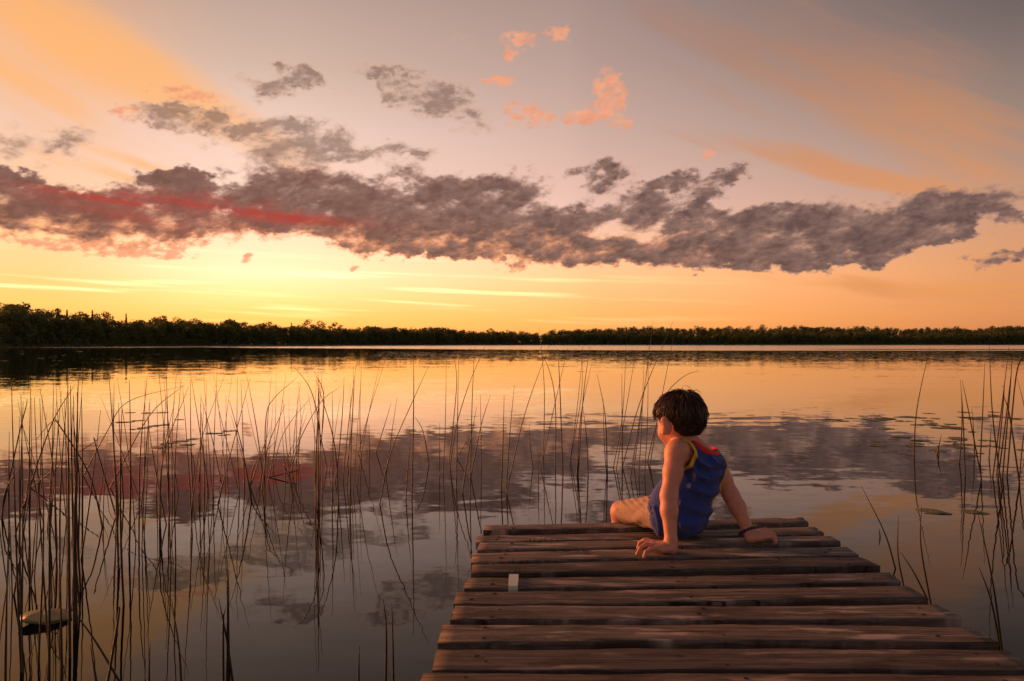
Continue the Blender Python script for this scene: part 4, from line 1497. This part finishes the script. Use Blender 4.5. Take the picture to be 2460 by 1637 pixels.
    cap = child('hair', surface_nets(hf_.astype(np.float32), H.lo, H.vox, 'hair'), hair, 'short dark brown hair with a loose tuft on top')
    # strands lying over the cap, from the crown outwards
    r = np.random.default_rng(2)
    parts = []
    crown = np.array([0.0, -0.30, 0.95])

    def surf(d):
        d = d / np.linalg.norm(d)
        return d
    for k in range(3200):
        d = surf(r.normal(size=3))
        loc = d * hrad                           # (right, forward, up) in head axes
        a_, c_ = loc[1], loc[2] + 0.010
        ln = (-0.018 + 0.36 * a_) if a_ > 0 else (-0.018 + 1.0 * a_)
        if c_ < max(ln, -0.056) + 0.012:
            continue
        if abs(loc[0]) > 0.045 and -0.042 < a_ < 0.03 and c_ < 0.004:
            continue
        cdir = crown / np.linalg.norm(crown)
        flow = d - cdir * (d @ cdir)
        flow = flow / (np.linalg.norm(flow) + 1e-6) + np.array([0, 0, -0.35]) + r.normal(size=3) * 0.16
        length = r.uniform(0.018, 0.042)
        pts, cur = [], d.copy()
        lift = r.uniform(0.0, 0.0026) if r.uniform() < 0.8 else r.uniform(0.003, 0.0085)
        for s_ in range(5):
            w = cur * hrad * (1 + 0.018 + lift / 0.08 * (0.3 + s_ * 0.25))
            if w[1] > 0.045:                      # the fringe stands forward
                w = w + np.array([0, 0.010, 0.0])
            pts.append(hc + hr * w[0] + hf * w[1] + hu * w[2])
            tng = flow - cur * (flow @ cur)
            cur = surf(cur + tng / (np.linalg.norm(tng) + 1e-6) * length / 4 / 0.085)
        parts.append(tube(pts, np.array([0.0013, 0.0016, 0.0014, 0.0009, 0.0003]) * r.uniform(0.6, 1.5), 3))
    # flyaway wisps
    for (u0, v0), (u1, v1), (u2, v2) in (((700, 138), (640, 110), (655, 98)), ((720, 135), (770, 118), (800, 150)), ((690, 136), (700, 105), (685, 85)), ((620, 140), (590, 128), (560, 132)), ((740, 140), (700, 90), (650, 85)), ((500, 190), (480, 195), (470, 210)), ((640, 135), (650, 110), (660, 98)), ((710, 138), (760, 125), (795, 140))):
        P3 = [np.array(at(*Z1(u, v), 2.76)) for u, v in ((u0, v0 + 12), ((u0 + u1) / 2, (v0 + v1) / 2 - 3), (u1, v1), ((u1 + u2) / 2 + 2, (v1 + v2) / 2), (u2, v2))]
        parts.append(tube(P3, [0.0010, 0.0008, 0.0007, 0.0005, 0.0003], 3))
    v, f = join(parts)
    obj('hair_strands', mesh('hair_strands', v, f, True), hair, cap)

    # ---------------- braided bracelet on the right wrist
    fd = wrR - elR
    fd = fd / np.linalg.norm(fd)
    e1 = np.cross(fd, up)
    e1 /= np.linalg.norm(e1)
    e2 = np.cross(fd, e1)
    c0 = wrR - fd * 0.006
    cols = [(0.03, 0.012, 0.03, 1), (0.02, 0.02, 0.035, 1), (0.16, 0.03, 0.05, 1)]
    br = None
    for k in range(3):
        tt = np.linspace(0, 2 * math.pi, 61)
        ph = k * 2.094
        rad = 0.0242 + 0.0022 * np.cos(tt * 11 + ph)
        offs = 0.0035 * np.sin(tt * 11 + ph)
        pts = c0 + np.outer(rad * np.cos(tt), e1) + np.outer(rad * np.sin(tt), e2) + np.outer(offs, fd)
        v, f = tube(pts, np.full(61, 0.0027), 5)
        m = cloth_mat(f'thread_{k}', cols[k], tuple(q * 1.3 for q in cols[k]), 1200)
        if br is None:
            br = child('bracelet', mesh('bracelet', v, f, True), m, 'dark braided string bracelet with a yellow end')
        else:
            obj('thread', mesh('thread', v, f, True), m, br)
    m = cloth_mat('thread_yellow', (0.5, 0.42, 0.03, 1), (0.6, 0.5, 0.05, 1), 1200)
    a0 = np.array(at(1440 + 1195 * .3061, 900 + 1195 * .3061, 2.722))
    pts = [a0, a0 + (0.006, 0, 0.006), a0 + (0.014, -.002, 0.004), a0 + (0.020, -.002, 0.010)]
    v, f = tube(pts, [0.002, 0.0022, 0.0020, 0.001], 5)
    obj('loose_end', mesh('loose_end', v, f, True), m, br)
    a0 = np.array(at(1440 + 1105 * .3061, 900 + 1235 * .3061, 2.715))
    for dx in (0, 0.004, -.004):
        v, f = tube([a0 + (0.004, 0, 0.004), a0 + (dx, 0, -.006), a0 + (dx * 1.5, -.002, -.016)], [0.0026, 0.0028, 0.0018], 5)
        obj('loose_end', mesh('loose_end', v, f, True), br.data.materials[0], br)


build_boy()


# ------------------------------------------------------------------ tell look-alikes apart by their place from the left
ORD = ('leftmost', 'second from left', 'third from left', 'fourth from left', 'fifth from left', 'sixth from left', 'seventh from left', 'eighth from left', 'ninth from left', 'tenth from left', 'eleventh from left', 'twelfth from left')
same = {}
for o in scene.objects:
    if o.parent is None and 'label' in o.keys() and 'group' in o.keys():
        same.setdefault(o['label'], []).append(o)
for lab, lst in same.items():
    if 1 < len(lst) <= 12:
        for k, o in enumerate(sorted(lst, key=lambda q: q.location.x / max(q.location.y, 0.1))):
            o['label'] = f'{lab}, {ORD[k]}'
